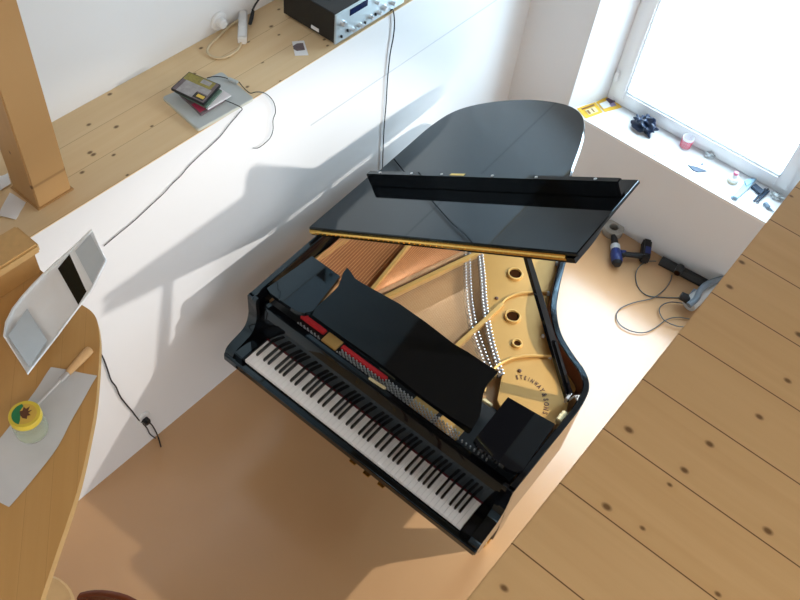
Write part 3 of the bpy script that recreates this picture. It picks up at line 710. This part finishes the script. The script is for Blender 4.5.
# ------------------------------------------------------------------ table on the left with its things
ZT = 2.2
edge = [on(*q, 2, ZT) for q in ((98, 300), (82, 305), (91, 311), (96.5, 319), (99, 332), (99.5, 350), (96, 400), (89, 440), (80, 480), (70, 513), (58, 548), (42, 595), (28, 640), (10, 700), (-20, 770))]
ye_ = on(43, 272, 2, ZT).y
tp = crom([v for v in edge[1:]], 5)
far = [Vector((-1.5, -.75, ZT)), Vector((-2.06, -.75, ZT)), Vector((-2.06, ye_, ZT)), Vector((on(43, 272, 2, ZT).x, ye_, ZT))]
tbl = thing('curved_table', 'honey coloured wooden table top with a curved edge, left foreground', 'table', (-1.6, 0, 0))
to_ = Vector(tbl.location)
poly = [(v - to_)[:2] for v in tp + far]
b = B(); b.prism(poly, ZT - .003, ZT); b.obj('table_top', M_DESK, tbl)
b = B(); b.prism(poly, ZT - .030, ZT - .003, bev=.006, ang=50); b.obj('table_edge', M_DESKE, tbl)
for y in (.02, -.6): b = B(); b.box((-.44, y - .05, 0), (-.34, y + .05, ZT - .03), bev=.005); b.obj('leg', M_DESKE, tbl)
# wooden end block on the table
v = on(43, 271, 2, ZT); zt = on(38, 246, 0, -1.53).z
blk = thing('wooden_block', 'squared wooden beam end lying on the table beside the ledge', 'beam', (-1.75, .45, ZT))
y1 = on(41, 273, 2, ZT).y
xa_, xb_ = on(16, 224, 2, zt + .012).x + 1.75, on(39, 244, 2, zt + .012).x + 1.75
ye = on(39, 244, 2, zt + .012).y - .45
b = B(); b.box((xa_ + .012, -.75, 0), (.212, ye - .012, zt - ZT - .02), bev=.004); b.obj('beam', M_OAKD, blk)
b = B(); b.box((xa_, -.75, zt - ZT - .02), (xb_, ye, zt - ZT + .012), bev=.006); b.obj('beam_cap', M_DESKE, blk)
print('BLOCK', xa_, xb_, ye, zt)

# white shallow tray with a black band
M_TRAY = simple('white_tray', (.93, .95, .96), .5, var=.01)
M_TRAYI = simple('grey_tray_panel', (.56, .61, .64), .4, var=.05)
def tray_pts(q, z): return on(*q, 2, z)
tray = thing('white_tray', 'white shallow curved tray with black centre band overhanging the table edge', 'tray', on(50, 310, 2, ZT))
tz = Vector(tray.location)
ups = [(3, 336), (5, 322), (12, 308), (22, 295), (32, 284), (42, 274), (58, 259), (72, 247), (91, 229)]
los = [(28, 375), (37, 363), (45, 353), (52, 344), (59, 335), (67, 324), (80, 307), (92, 291), (107, 261)]
def trz(t): return ZT + .012 + .030 * abs(2 * t - 1) ** 3
rows = [[], [], [], [], []]
for i, (a, c) in enumerate(zip(ups, los)):
    t = i / (len(ups) - 1)
    for k, f in enumerate((0, .06, .5, .94, 1)):
        z = trz(t) + (.012 if f in (0, 1) else 0)
        rows[k].append(on(a[0] + (c[0] - a[0]) * f, a[1] + (c[1] - a[1]) * f, 2, z) - tz)
b = B(); b.sheet(rows, .004); b.obj('tray_body', M_TRAY, tray, 60)
def trpanel(qs, zz, name, mat):
    b = B(); pts = [on(*q, 2, z) - tz for q, z in zip(qs, zz)]
    b.sheet([[pts[0], pts[1]], [pts[3], pts[2]]], .002); return b.obj(name, mat, tray)
zb = ZT + .024
trpanel(((70, 254), (90, 291), (79.5, 307), (58, 269)), (zb, zb, zb, zb), 'black_band', M_BLACK)
trpanel(((90, 234), (104, 260), (92.5, 284), (75, 251)), (trz(.98) + .010, trz(.98) + .010, trz(.87) + .012, trz(.87) + .012), 'end_panel', M_TRAYI)
trpanel(((27, 309), (47, 341), (29, 367), (8, 336)), (trz(.25) + .010, trz(.25) + .010, trz(.04) + .012, trz(.04) + .012), 'end_panel', M_TRAYI)
b = B(); b.box((-.06, -.04, -.010 + .012), (.06, .04, .012)); 
v = on(40, 320, 2, ZT) - tz
b.bm.transform(T(v.x, v.y, 0)); b.obj('tray_foot', M_TRAY, tray)

# translucent plastic sheet
ms_, t, p = nt('cloudy_plastic_sheet')
tc = N(t, 'ShaderNodeTexCoord'); no = N(t, 'ShaderNodeTexNoise'); no.inputs['Scale'].default_value = 9
t.links.new(tc.outputs['Object'], no.inputs['Vector']); t.links.new(mix(t, no.outputs[0], (.66, .66, .66), (.86, .86, .86)), p.inputs['Base Color'])
p.inputs['Roughness'].default_value = .3; p.inputs['Alpha'].default_value = .78
v = [on(*q, 2, ZT + .002) for q in ((51, 367), (97, 375.5), (26, 510), (-30, 505), (-30, 470), (0, 440))]
c = sum(v, Vector()) / 6
sh = B()
L1 = crom([on(*q, 2, ZT + .003) for q in ((51, 367), (30, 398), (2, 436), (-35, 484))], 5); L2 = crom([on(*q, 2, ZT + .003) for q in ((97, 375.5), (76, 412), (52, 455), (9, 507))], 5)
rows = []
for i, (a, d) in enumerate(zip(L1, L2)): rows.append([a.lerp(d, k / 6) + Vector((0, 0, .0012 * math.sin(i * 1.3 + k))) for k in range(7)])
sh.sheet(rows, .0008); tag(sh.obj('plastic_sheet', ms_, None, 60, org=(c.x, c.y, ZT)), 'cloudy translucent plastic strip lying on the table under the glass jar', 'plastic sheet')

# long-handled tool
ZQ = ZT + .014
h0, h1 = on(68, 373, 2, ZQ), on(90.5, 349, 2, ZQ); s1 = on(33, 409, 2, ZT + .008)
tool = thing('hand_tool', 'long steel tool with a turned wooden handle on the table', 'tool', (h0.x, h0.y, ZT))
ho = Vector((h0.x, h0.y, ZT))
b = B(); dd = h1 - h0
b.tube([h0 - ho + dd * f for f in (-.02, .0, .15, .5, .85, .97, 1.0)], [.0055, .0075, .0085, .0105, .0115, .0105, .006], 12); b.obj('handle', simple('pale_turned_wood', (.70, .43, .20), .45, var=.1, scale=40), tool)
b = B(); d3 = (s1 - h0)
b.tube([h0 - ho, h0 - ho + d3 * .22], [.0065, .0060], 10); b.obj('ferrule', M_PIN, tool)
b = B(); b.tube([h0 - ho + d3 * .18, h0 - ho + d3], [.0028, .0022], 8); b.obj('shaft', simple('bright_steel', (.80, .80, .80), .35, metal=.15), tool)

# glass jar with a yellow lid
ct = on(24.5, 414, 2, ZT + .085)
jar = thing('glass_jar', 'glass jar with a yellow printed lid standing on the plastic strip', 'jar', (ct.x, ct.y, ZT + .004))
mgl, t, p = nt('clear_jar_glass')
p.inputs['Base Color'].default_value = (.92, .95, .93, 1); p.inputs['Transmission Weight'].default_value = .85; p.inputs['Roughness'].default_value = .05; p.inputs['IOR'].default_value = 1.2; p.inputs['Alpha'].default_value = .6
b = B(); b.lathe([(.026, .0), (.034, .004), (.036, .020), (.036, .052), (.034, .060), (.031, .066), (.031, .072)], 28); b.obj('jar_glass', mgl, jar)
b = B(); b.lathe([(.0355, .066), (.0355, .079), (.034, .0815), (.030, .081)], 32); jl = b.obj('lid', simple('yellow_lid', (.72, .55, .06), .35, var=.06), jar)
R_ = ray(24.5, 414)
ul = (on(38, 414, 2, ct.z) - on(11, 414, 2, ct.z)); ul.z = 0; ul.normalize(); vl = Vector((-ul.y, ul.x, 0))
def discpoly(pts): return [(ul * x + vl * y)[:2] for x, y in pts]
b = B()
b.prism(discpoly([(.026 * math.cos(g), .026 * math.sin(g)) for g in [2 * math.pi * k / 28 for k in range(28)]]), .0806, .0814)
b.prism(discpoly([(.0275 * math.cos(g), .0275 * math.sin(g)) for g in [math.pi * (.62 + .80 * k / 14) for k in range(15)]] + [(-.006, -.016), (-.008, -.004), (-.012, .006), (-.006, .020)]), .0812, .0820, mi=1)
b.prism(discpoly([(-.008, -.004), (-.002, -.011), (.008, -.013), (.007, -.005), (.014, -.003), (.008, .002), (.014, .010), (.006, .007), (.008, .019), (.001, .013), (-.005, .018), (-.006, .008), (-.012, .006)]), .0812, .0822, mi=2)
b.obj('lid_print', [simple('gold_print', (.66, .42, .07), .4), simple('green_print', (.02, .20, .07), .4), simple('brown_print', (.12, .045, .02), .4)], jl)
b = B(); b.lathe([(.0362, .012), (.0364, .013), (.0364, .042), (.0362, .043)], 28); b.obj('label_band', simple('pale_green_label', (.66, .72, .50), .5, alpha=.3), jar)

# chair tops at the bottom edge
def chair(px, z, rz, label, mat, wv):
    v = on(*px, 2, z); t = thing('wooden_chair', label, 'chair', (v.x, v.y, 0), rz, 'wooden chairs below the table')
    w = wv
    rows = []
    b = B(); pts = [(w * math.sin(g), -.10 * (1 - math.cos(g)) , z - .02 - .03 * abs(g)) for g in [(-1 + k / 6) for k in range(13)]]
    rings = []
    for x, y, zz in pts:
        rings.append([(x, y - .012, zz - .05), (x, y + .012, zz - .05), (x, y + .012, zz + .018), (x, y + .004, zz + .022), (x, y - .004, zz + .022), (x, y - .012, zz + .018)])
    b.loft(rings, bev=0); b.obj('backrest', mat, t)
    b = B(); b.prism([(w * .95 * math.cos(g), -.25 + .20 * math.sin(g)) for g in [2 * math.pi * k / 24 for k in range(24)]], .43, .46, bev=.008, ang=50); b.obj('seat', mat, t)
    for sx in (-1, 1):
        b = B(); b.tube([(sx * w * .75, -.06, 0), (sx * w * .72, -.05, .45), (sx * w * .7, -.035, z - .08)], [.014, .018, .014], 8); b.obj('leg', mat, t)
        b = B(); b.tube([(sx * w * .72, -.42, 0), (sx * w * .65, -.38, .44)], [.013, .018], 8); b.obj('leg', mat, t)
M_CH = simple('dark_brown_lacquer', (.11, .028, .010), .22, var=.2, scale=20)
chair((126, 598), .90, math.radians(20), 'dark brown lacquered chair back at the bottom edge below the table', M_CH, .20)
b = B(); v = on(64, 603, 2, .48)
stl = thing('wooden_stool', 'pale wooden stool beside the brown chair, under the table edge', 'stool', (v.x - .06, v.y - .11, 0))
b.lathe([(.14, .445), (.16, .45), (.165, .465), (.155, .478), (.12, .472), (.02, .470)], 32); b.obj('seat', simple('pale_stool_wood', (.55, .36, .17), .4, var=.12, scale=20), stl)
for k in range(3):
    g = k * 2.094 + .4; b = B(); b.tube([(.17 * math.cos(g), .17 * math.sin(g), 0), (.10 * math.cos(g), .10 * math.sin(g), .45)], [.013, .017], 8); b.obj('leg', M_DESKE, stl)

# ------------------------------------------------------------------ window sill things
M_YEL = simple('yellow_packet', (.85, .52, .05), .5, var=.1, scale=50)
M_YELP = simple('pale_print', (.86, .74, .42), .5, var=.1)
M_BRN = simple('brown_print_strip', (.30, .14, .04), .5)
def S(q, dz=0): return on(*q, 2, ZSILL + dz)
def packet(px, label, deco):
    v = [S(q, .004) for q in px]; c = sum(v, Vector()) / 4
    t = thing('paper_packet', label, 'packet', (c.x, c.y, ZSILL), 0, 'paper packets in the sill corner')
    b = B(); rows = []
    for i in range(5): rows.append([(v[0].lerp(v[1], j / 4)).lerp(v[3].lerp(v[2], j / 4), i / 4) - Vector((c.x, c.y, ZSILL)) + Vector((0, 0, .002 * math.sin(i * 2 + j))) for j in range(5)])
    b.sheet(rows, .002); b.obj('packet', M_YEL, t)
    for k, (u0, v0, u1, v1, m) in enumerate(deco):
        f = lambda a, d: (v[0].lerp(v[1], a)).lerp(v[3].lerp(v[2], a), d) - Vector((c.x, c.y, ZSILL))
        b = B(); b.prism([f(u0, v0)[:2], f(u1, v0)[:2], f(u1, v1)[:2], f(u0, v1)[:2]], .0072 + .0004 * k, .0078 + .0004 * k); b.obj('print_patch', m, t)
packet(((577, 108.5), (595, 102), (603, 112), (586, 118.5)), 'yellow paper packet with brown printed panel in the sill corner', [(.15, .15, .85, .28, M_BRN), (.25, .38, .8, .85, M_YELP), (.28, .45, .40, .8, M_BRN), (.55, .45, .62, .8, M_BRN)])
packet(((596, 102), (611, 95.5), (622, 107), (605, 112)), 'yellow packet with white and dark picture nearest the window frame', [(.05, .25, .55, .75, M_PAPER), (.55, .1, .95, .55, simple('dusky_print', (.10, .06, .10), .5, var=.5, scale=70)), (.5, .55, .8, .8, simple('violet_print', (.30, .25, .42), .5, var=.4, scale=70))])
# crumpled blue cloth
M_BLUEC = simple('dark_blue_cloth', (.006, .016, .045), .3, var=.9, scale=45)
c = S((643, 130))
b = B(); b.blob((0, 0, .038), (.072, .050, .046), 4, .9, 2.0, Matrix.Rotation(-.3, 4, 'Z'), seed=5)
for v in b.bm.verts: v.co.z = max(v.co.z, .001)
tag(b.obj('crumpled_cloth', M_BLUEC, None, 25, org=(0, 0, 0)), 'crumpled shiny dark blue cloth on the window sill', 'cloth').location = (c.x, c.y, ZSILL)
# red and white glass
c = S((684.5, 147)); M_PINK = simple('red_lattice_print', (.80, .16, .24), .4, var=.2, scale=120)
gl_ = thing('printed_cup', 'small white cup with red lattice print on the window sill', 'cup', (c.x, c.y, ZSILL))
b = B(); b.lathe([(.027, 0), (.029, .002), (.035, .078), (.0335, .078), (.028, .004)], 24); b.obj('cup_body', M_PAPER, gl_)
b = B()
for k in range(14):
    g = 2 * math.pi * k / 14
    for dz in (.008, .022, .036, .050):
        a0, a1 = g, g + .36; r0 = .0296 + dz * .08
        b.tube([(r0 * math.cos(a0), r0 * math.sin(a0), dz), ((r0 + .001) * math.cos(a1), (r0 + .001) * math.sin(a1), dz + .012)], .0022, 4)
        b.tube([(r0 * math.cos(a1), r0 * math.sin(a1), dz), ((r0 + .001) * math.cos(a0), (r0 + .001) * math.sin(a0), dz + .012)], .0022, 4)
b.obj('lattice_print', M_PINK, gl_)
# clear wrap, grey shard, knob
M_CLR = simple('cloudy_wrap', (.70, .76, .80), .15, var=.3, scale=60, alpha=.75)
M_STEELB = simple('blue_grey_steel', (.25, .33, .42), .3, metal=.3, var=.3, scale=50)
c = S((709, 157)); b = B(); b.blob((0, 0, .016), (.026, .020, .018), 3, 1.0, 2.4, seed=9)
for v in b.bm.verts: v.co.z = max(v.co.z, .001)
tag(b.obj('plastic_wrap', M_CLR, None, 25), 'scrap of clear crinkled wrap on the sill near the cup', 'wrap').location = (c.x, c.y, ZSILL)
v = [S(q, .004) for q in ((688, 165), (697, 167), (707, 171), (698, 172), (693, 170))]; c = sum(v, Vector()) / 5
b = B(); b.prism([(q - c)[:2] for q in v], .0005, .006, bev=.001); tag(b.obj('metal_shard', simple('dark_steel_blade', (.05, .08, .13), .4, var=.4), None), 'thin blue grey blade lying on the sill before the clear wrap', 'blade').location = (c.x, c.y, ZSILL)
c = S((702, 164.5)); b = B(); b.lathe([(.006, 0), (.007, .002), (.005, .008), (.002, .010)], 10); tag(b.obj('small_screw', M_STEELB, None), 'tiny grey screw on the sill between blade and wrap', 'screw').location = (c.x, c.y, ZSILL)
c = S((654, 155.5)); b = B(); b.lathe([(.004, 0), (.005, .001), (.003, .005)], 8); tag(b.obj('small_bead', M_DARK, None), 'tiny dark bead near the front of the window sill', 'bead').location = (c.x, c.y, ZSILL)
# bottle with pink cap, lying
c = S((732, 181)); e = S((733.5, 169)); d = e - c; L = d.length
bo = thing('small_bottle', 'small white bottle with a pink cap standing on the sill', 'bottle', (c.x, c.y, ZSILL))
b = B(); b.lathe([(.030, 0), (.033, .003), (.033, .030), (.024, .036)], 20); b.obj('bottle_body', simple('bottle_white', (.80, .80, .74), .35, var=.08), bo)
b = B(); b.lathe([(.0332, .001), (.0334, .002), (.0334, .012), (.0332, .013)], 20); b.obj('bottle_content', simple('beige_content', (.55, .50, .34), .4, var=.3, scale=60), bo)
b = B(); b.lathe([(.022, .036), (.016, .046), (.012, .056)], 18); b.obj('bottle_neck', M_PAPER, bo)
b = B(); b.lathe([(.014, .054), (.014, .068), (.012, .070)], 18); b.obj('cap', simple('pink_cap', (.82, .22, .36), .4), bo)
# pale blue clamp
M_PBLUE = simple('pale_blue_plastic', (.30, .48, .62), .4, var=.08)
c = S((745, 188))
cl = thing('spring_clamp', 'pale blue plastic clamp lying on the sill beside the bottle', 'clamp', (c.x, c.y, ZSILL))
def lp(q, dz): return S(q, dz) - Vector((c.x, c.y, ZSILL))
b = B(); b.prism([lp(q, .012)[:2] for q in ((732, 197), (737, 199), (749, 188), (756, 180), (751, 179), (744, 184))], .001, .022, bev=.003); b.obj('clamp_body', M_PBLUE, cl)
b = B(); b.prism([lp(q, .02)[:2] for q in ((744, 182), (748, 180), (754, 179.5), (752, 183), (746, 187))], .022, .030, bev=.003); b.obj('clamp_jaw', M_PBLUE, cl)
b = B(); b.prism([lp(q, .01)[:2] for q in ((731, 196), (735, 194.5), (737, 197), (733, 198.5))], .001, .012, bev=.002); b.obj('clamp_tip', M_STEELB, cl)
# dark clamp
c = S((760, 193))
dk = thing('bar_clamp', 'dark blue grey bar clamp between the pale clamp and the loft edge', 'clamp', (c.x, c.y, ZSILL))
M_DKB = simple('dark_blue_plastic', (.03, .05, .085), .35, var=.3, scale=60)
b = B(); b.prism([lp(q, .01)[:2] for q in ((751, 187), (755, 184.5), (764, 192), (760, 195))], .002, .020, bev=.003); b.obj('clamp_grip', M_DKB, dk)
for q in (((754, 201), (765, 189)), ((757, 202), (769, 191)), ((760, 198), (768, 189))):
    b = B(); b.tube([lp(q[0], .008) , lp(q[1], .012)], .006, 8); b.obj('clamp_bar', M_DKB, dk)
c = S((768, 209)); b = B(); b.box((-.04, -.012, 0), (.0, .012, .02), bev=.004); b.tube([(0, 0, .01), (.035, .012, .008)], [.006, .003], 8)
b.bm.transform(Matrix.Rotation(-.5, 4, 'Z')); tag(b.obj('small_tool', M_STEELB, None), 'small grey tool at the sill front next to the loft edge', 'tool').location = (c.x, c.y, ZSILL)
c = S((776, 198)); b = B(); b.blob((0, 0, .014), (.035, .024, .016), 3, .9, 2.2, seed=14)
for v in b.bm.verts: v.co.z = max(v.co.z, .001)
tag(b.obj('crumpled_wrapper', simple('speckled_wrapper', (.5, .55, .6), .4, var=.9, scale=70), None, 25), 'crumpled speckled wrapper on the sill, rightmost beside the loft edge', 'wrapper').location = (c.x, c.y, ZSILL)

# ------------------------------------------------------------------ floor things by the window wall
def Z4(cu, cv, z=0): return on(590 + cu / 4.614, 210 + cv / 4.614, 2, z)
M_DBLUE = simple('blue_drill_plastic', (.012, .03, .16), .4, var=.1)
M_RUB = simple('black_rubber', (.012, .012, .013), .6, var=.2)
zc = .045
g0, g1, g2 = Z4(112, 130, zc), Z4(124, 235, zc), Z4(250, 215, zc)
dr = thing('cordless_drill', 'blue and black cordless drill lying on the floor below the window', 'drill', (g1.x, g1.y, 0))
go = Vector((g1.x, g1.y, 0))
ax = (g1 - g0).normalized()
b = B(); a0 = Z4(118, 185, zc)
b.tube([a0 - go, a0 - go + (g1 - a0) * .35, g1 - go, g1 - go + ax * .02], [.030, .036, .036, .026], 14); body = b.obj('drill_body', M_DBLUE, dr)
b = B(); b.tube([g1 - go + ax * .012, g1 - go + ax * .035], [.033, .022], 14); b.obj('rear_cap', M_RUB, dr)
b = B(); b.tube([Z4(116, 165, zc) - go, Z4(118, 186, zc) - go], [.031, .031], 16); b.obj('torque_ring', simple('pale_grey_ring', (.60, .64, .66), .4), dr)
b = B(); b.tube([Z4(108, 118, zc) - go, Z4(112, 135, zc) - go, Z4(116, 166, zc) - go], [.014, .022, .024], 14); b.obj('chuck', M_RUB, dr)
b = B(); b.tube([Z4(128, 215, zc) - go, Z4(160, 204, zc) - go, Z4(200, 208, zc) - go, Z4(240, 212, zc) - go], [.022, .018, .018, .022], 12); b.obj('handle', M_RUB, dr)
b = B(); b.tube([Z4(140, 200, zc) - go, Z4(165, 195, zc) - go], [.026, .014], 12); b.obj('trigger_guard', M_DBLUE, dr)
q = Z4(248, 208, .0) - go; qd = Z4(252, 165, 0) - Z4(242, 250, 0)
bm_ = axes((q.x, q.y, 0), qd, (-qd.y, qd.x, 0)); hl_ = qd.length / 2
b = B(); b.box((-hl_, -.028, .002), (hl_, .028, .075), bm_, bev=.010); bt_ = b.obj('battery', M_RUB, dr)
b = B(); b.box((-hl_ * .6, -.024, .075), (hl_ * .1, .010, .0765), bm_); b.obj('battery_label', M_DBLUE, bt_)
# tape roll
c = Z4(107, 88, .03)
rl = thing('tape_roll', 'translucent roll of tape lying on the floor at the drill tip', 'tape roll', (c.x, c.y, 0))
b = B(); t_ = [(.030, .0), (.066, .0), (.068, .003), (.068, .047), (.066, .05), (.030, .05)]
tb = bmesh.new(); R_ = []
for k in range(32):
    g = 2 * math.pi * k / 32; R_.append([tb.verts.new((r * math.cos(g), r * math.sin(g), z)) for r, z in t_])
for k in range(32):
    for j in range(6): tb.faces.new((R_[k][j], R_[(k + 1) % 32][j], R_[(k + 1) % 32][(j + 1) % 6], R_[k][(j + 1) % 6]))
b._add(tb); b.obj('tape', simple('translucent_tape', (.36, .34, .30), .25, var=.12, scale=40), rl)
b = B(); b.lathe([(.0295, .001), (.0295, .010), (.020, .012)], 20); b.obj('core', simple('dark_core', (.10, .09, .07), .5), rl)
# vacuum floor nozzle
M_NOZ = simple('black_nozzle', (.025, .026, .026), .4, var=.2)
n0, n1 = Z4(330, 225, .03), Z4(560, 345, .03); c = (n0 + n1) / 2; d = n1 - n0
nz = thing('floor_nozzle', 'black vacuum floor nozzle lying along the wall below the window', 'nozzle', (c.x, c.y, 0), math.atan2(d.y, d.x))
L = d.length
b = B(); b.prism([(-.032, .0), (.032, .0), (.034, .018), (.016, .042), (-.016, .042), (-.034, .018)], -L / 2, L / 2, Matrix(((0, 0, 1, 0), (1, 0, 0, 0), (0, 1, 0, 0), (0, 0, 0, 1))), bev=.004); b.obj('nozzle_head', M_NOZ, nz)
mv = Matrix.Rotation(-math.atan2(d.y, d.x), 4, 'Z') @ (Z4(406, 285, .03) - Vector((c.x, c.y, 0)))
b = B(); b.tube([Vector((mv.x, .0, .04)), Vector((mv.x, -.045, .05)), Vector((mv.x, -.072, .052))], [.026, .024, .022], 14); b.obj('nozzle_neck', M_NOZ, nz)
b = B(); b.tube([Vector((mv.x, -.0715, .052)), Vector((mv.x, -.074, .052))], [.017, .017], 14); b.obj('neck_opening', M_HOLE, nz)
# grey power tool
M_GT = simple('grey_blue_shell', (.16, .20, .24), .4, var=.12); M_GT2 = simple('pale_grey_shell', (.52, .54, .54), .4, var=.1)
c = Z4(480, 400, 0)
gt = thing('power_tool', 'grey power tool with curved handle and black knob, partly behind the loft edge', 'power tool', (c.x, c.y, 0))
gl2 = Vector((c.x, c.y, 0)); r4 = lambda a, d_, z: Z4(a, d_, z) - gl2
b = B(); b.tube(crom([r4(455, 440, .05), r4(490, 410, .06), r4(540, 380, .06), r4(600, 350, .06)], 4), .045, 14); b.obj('tool_body', M_GT2, gt)
b = B(); b.tube(crom([r4(455, 440, .09), r4(490, 410, .11), r4(510, 370, .13), r4(550, 338, .13), r4(610, 318, .12), r4(650, 310, .08)], 5), .020, 12); b.obj('curved_handle', M_GT, gt)
b = B(); b.tube([r4(420, 395, .09), r4(440, 405, .085), r4(455, 425, .07)], [.026, .028, .020], 14); b.obj('front_knob', M_RUB, gt)
b = B(); b.tube([r4(418, 394, .0905), r4(421, 395.5, .09)], [.019, .020], 12); b.obj('knob_cap', M_NOZ, gt)
b = B(); b.box((-.06, -.05, 0), (.10, .05, .012), T(*r4(500, 410, 0)), bev=.003); b.obj('base_plate', M_STEELB, gt)
cord('cable', [Z4(*q, .005) for q in ((305, 236), (265, 238), (228, 260), (211, 300), (222, 355), (262, 393), (330, 403), (415, 405))], .0035, M_CORDG, 'grey cable arc on the floor between drill and power tool')
cord('cable', [Z4(*q, .013) for q in ((378, 300), (372, 325), (345, 365), (290, 406), (200, 428), (140, 455), (122, 490), (140, 530), (190, 558), (250, 565), (300, 545), (350, 508), (400, 495), (470, 505))], .0035, M_CORDG, 'long grey cable looping forward over the floor from the nozzle')
cord('cable', [Z4(*q, .021) for q in ((440, 432), (370, 425), (326, 445), (322, 475), (345, 510), (400, 535), (460, 540))], .0035, M_CORDG, 'grey cable loop on the floor close to the loft edge')

# ------------------------------------------------------------------ light
w = bpy.data.worlds.new('sky'); SC.world = w; w.use_nodes = True
bg = w.node_tree.nodes['Background']; bg.inputs[0].default_value = (.63, .84, 1.0, 1); bg.inputs[1].default_value = 13.5
def area(name, loc, rot, sx, sy, e, col, portal=False):
    l = bpy.data.lights.new(name, 'AREA'); l.shape = 'RECTANGLE'; l.size = sx; l.size_y = sy; l.energy = e; l.color = col
    o = bpy.data.objects.new(name, l); COL.objects.link(o); o.location = loc; o.rotation_euler = rot
    if portal: l.cycles.is_portal = True
    return o
area('window_portal', ((WX0 + WX1) / 2, 4.50, 2.08), (math.radians(-90), 0, 0), 1.26, 2.86, 1, (1, 1, 1), True)
area('ceiling_fill', (1.7, -.6, 5.2), (0, math.radians(-14), 0), 1.4, 2.2, 85, (1.0, .95, .88))  # soft fill added under the ceiling; no roof opening is built
area('right_fill', (3.1, .9, 1.45), (0, math.radians(90), 0), 1.6, 3.2, 50, (.96, .97, 1.0))  # added fill panel below the loft for the low walls; no window there
area('rear_fill', (.6, -2.3, 4.3), (math.radians(78), 0, 0), 3.0, 1.4, 40, (.92, .96, 1.0))  # neutral fill panel added high behind the camera; no window there
sp = bpy.data.lights.new('work_lamp', 'SPOT'); sp.energy = 270; sp.color = (1.0, .955, .90); sp.spot_size = math.radians(80); sp.spot_blend = .35; sp.shadow_soft_size = .02
so_ = bpy.data.objects.new('work_lamp', sp); COL.objects.link(so_)
P = Vector((.75, 3.1, 2.34)); so_.location = P
so_.rotation_euler = Vector((-.58, -.40, -.71)).to_track_quat('-Z', 'Y').to_euler()

SC.view_settings.view_transform = 'Standard'; SC.view_settings.look = 'None'; SC.view_settings.exposure = 0
SC.cycles.use_denoising = True
SC.cycles.max_bounces = 8; SC.cycles.transparent_max_bounces = 12; SC.cycles.sample_clamp_indirect = 6
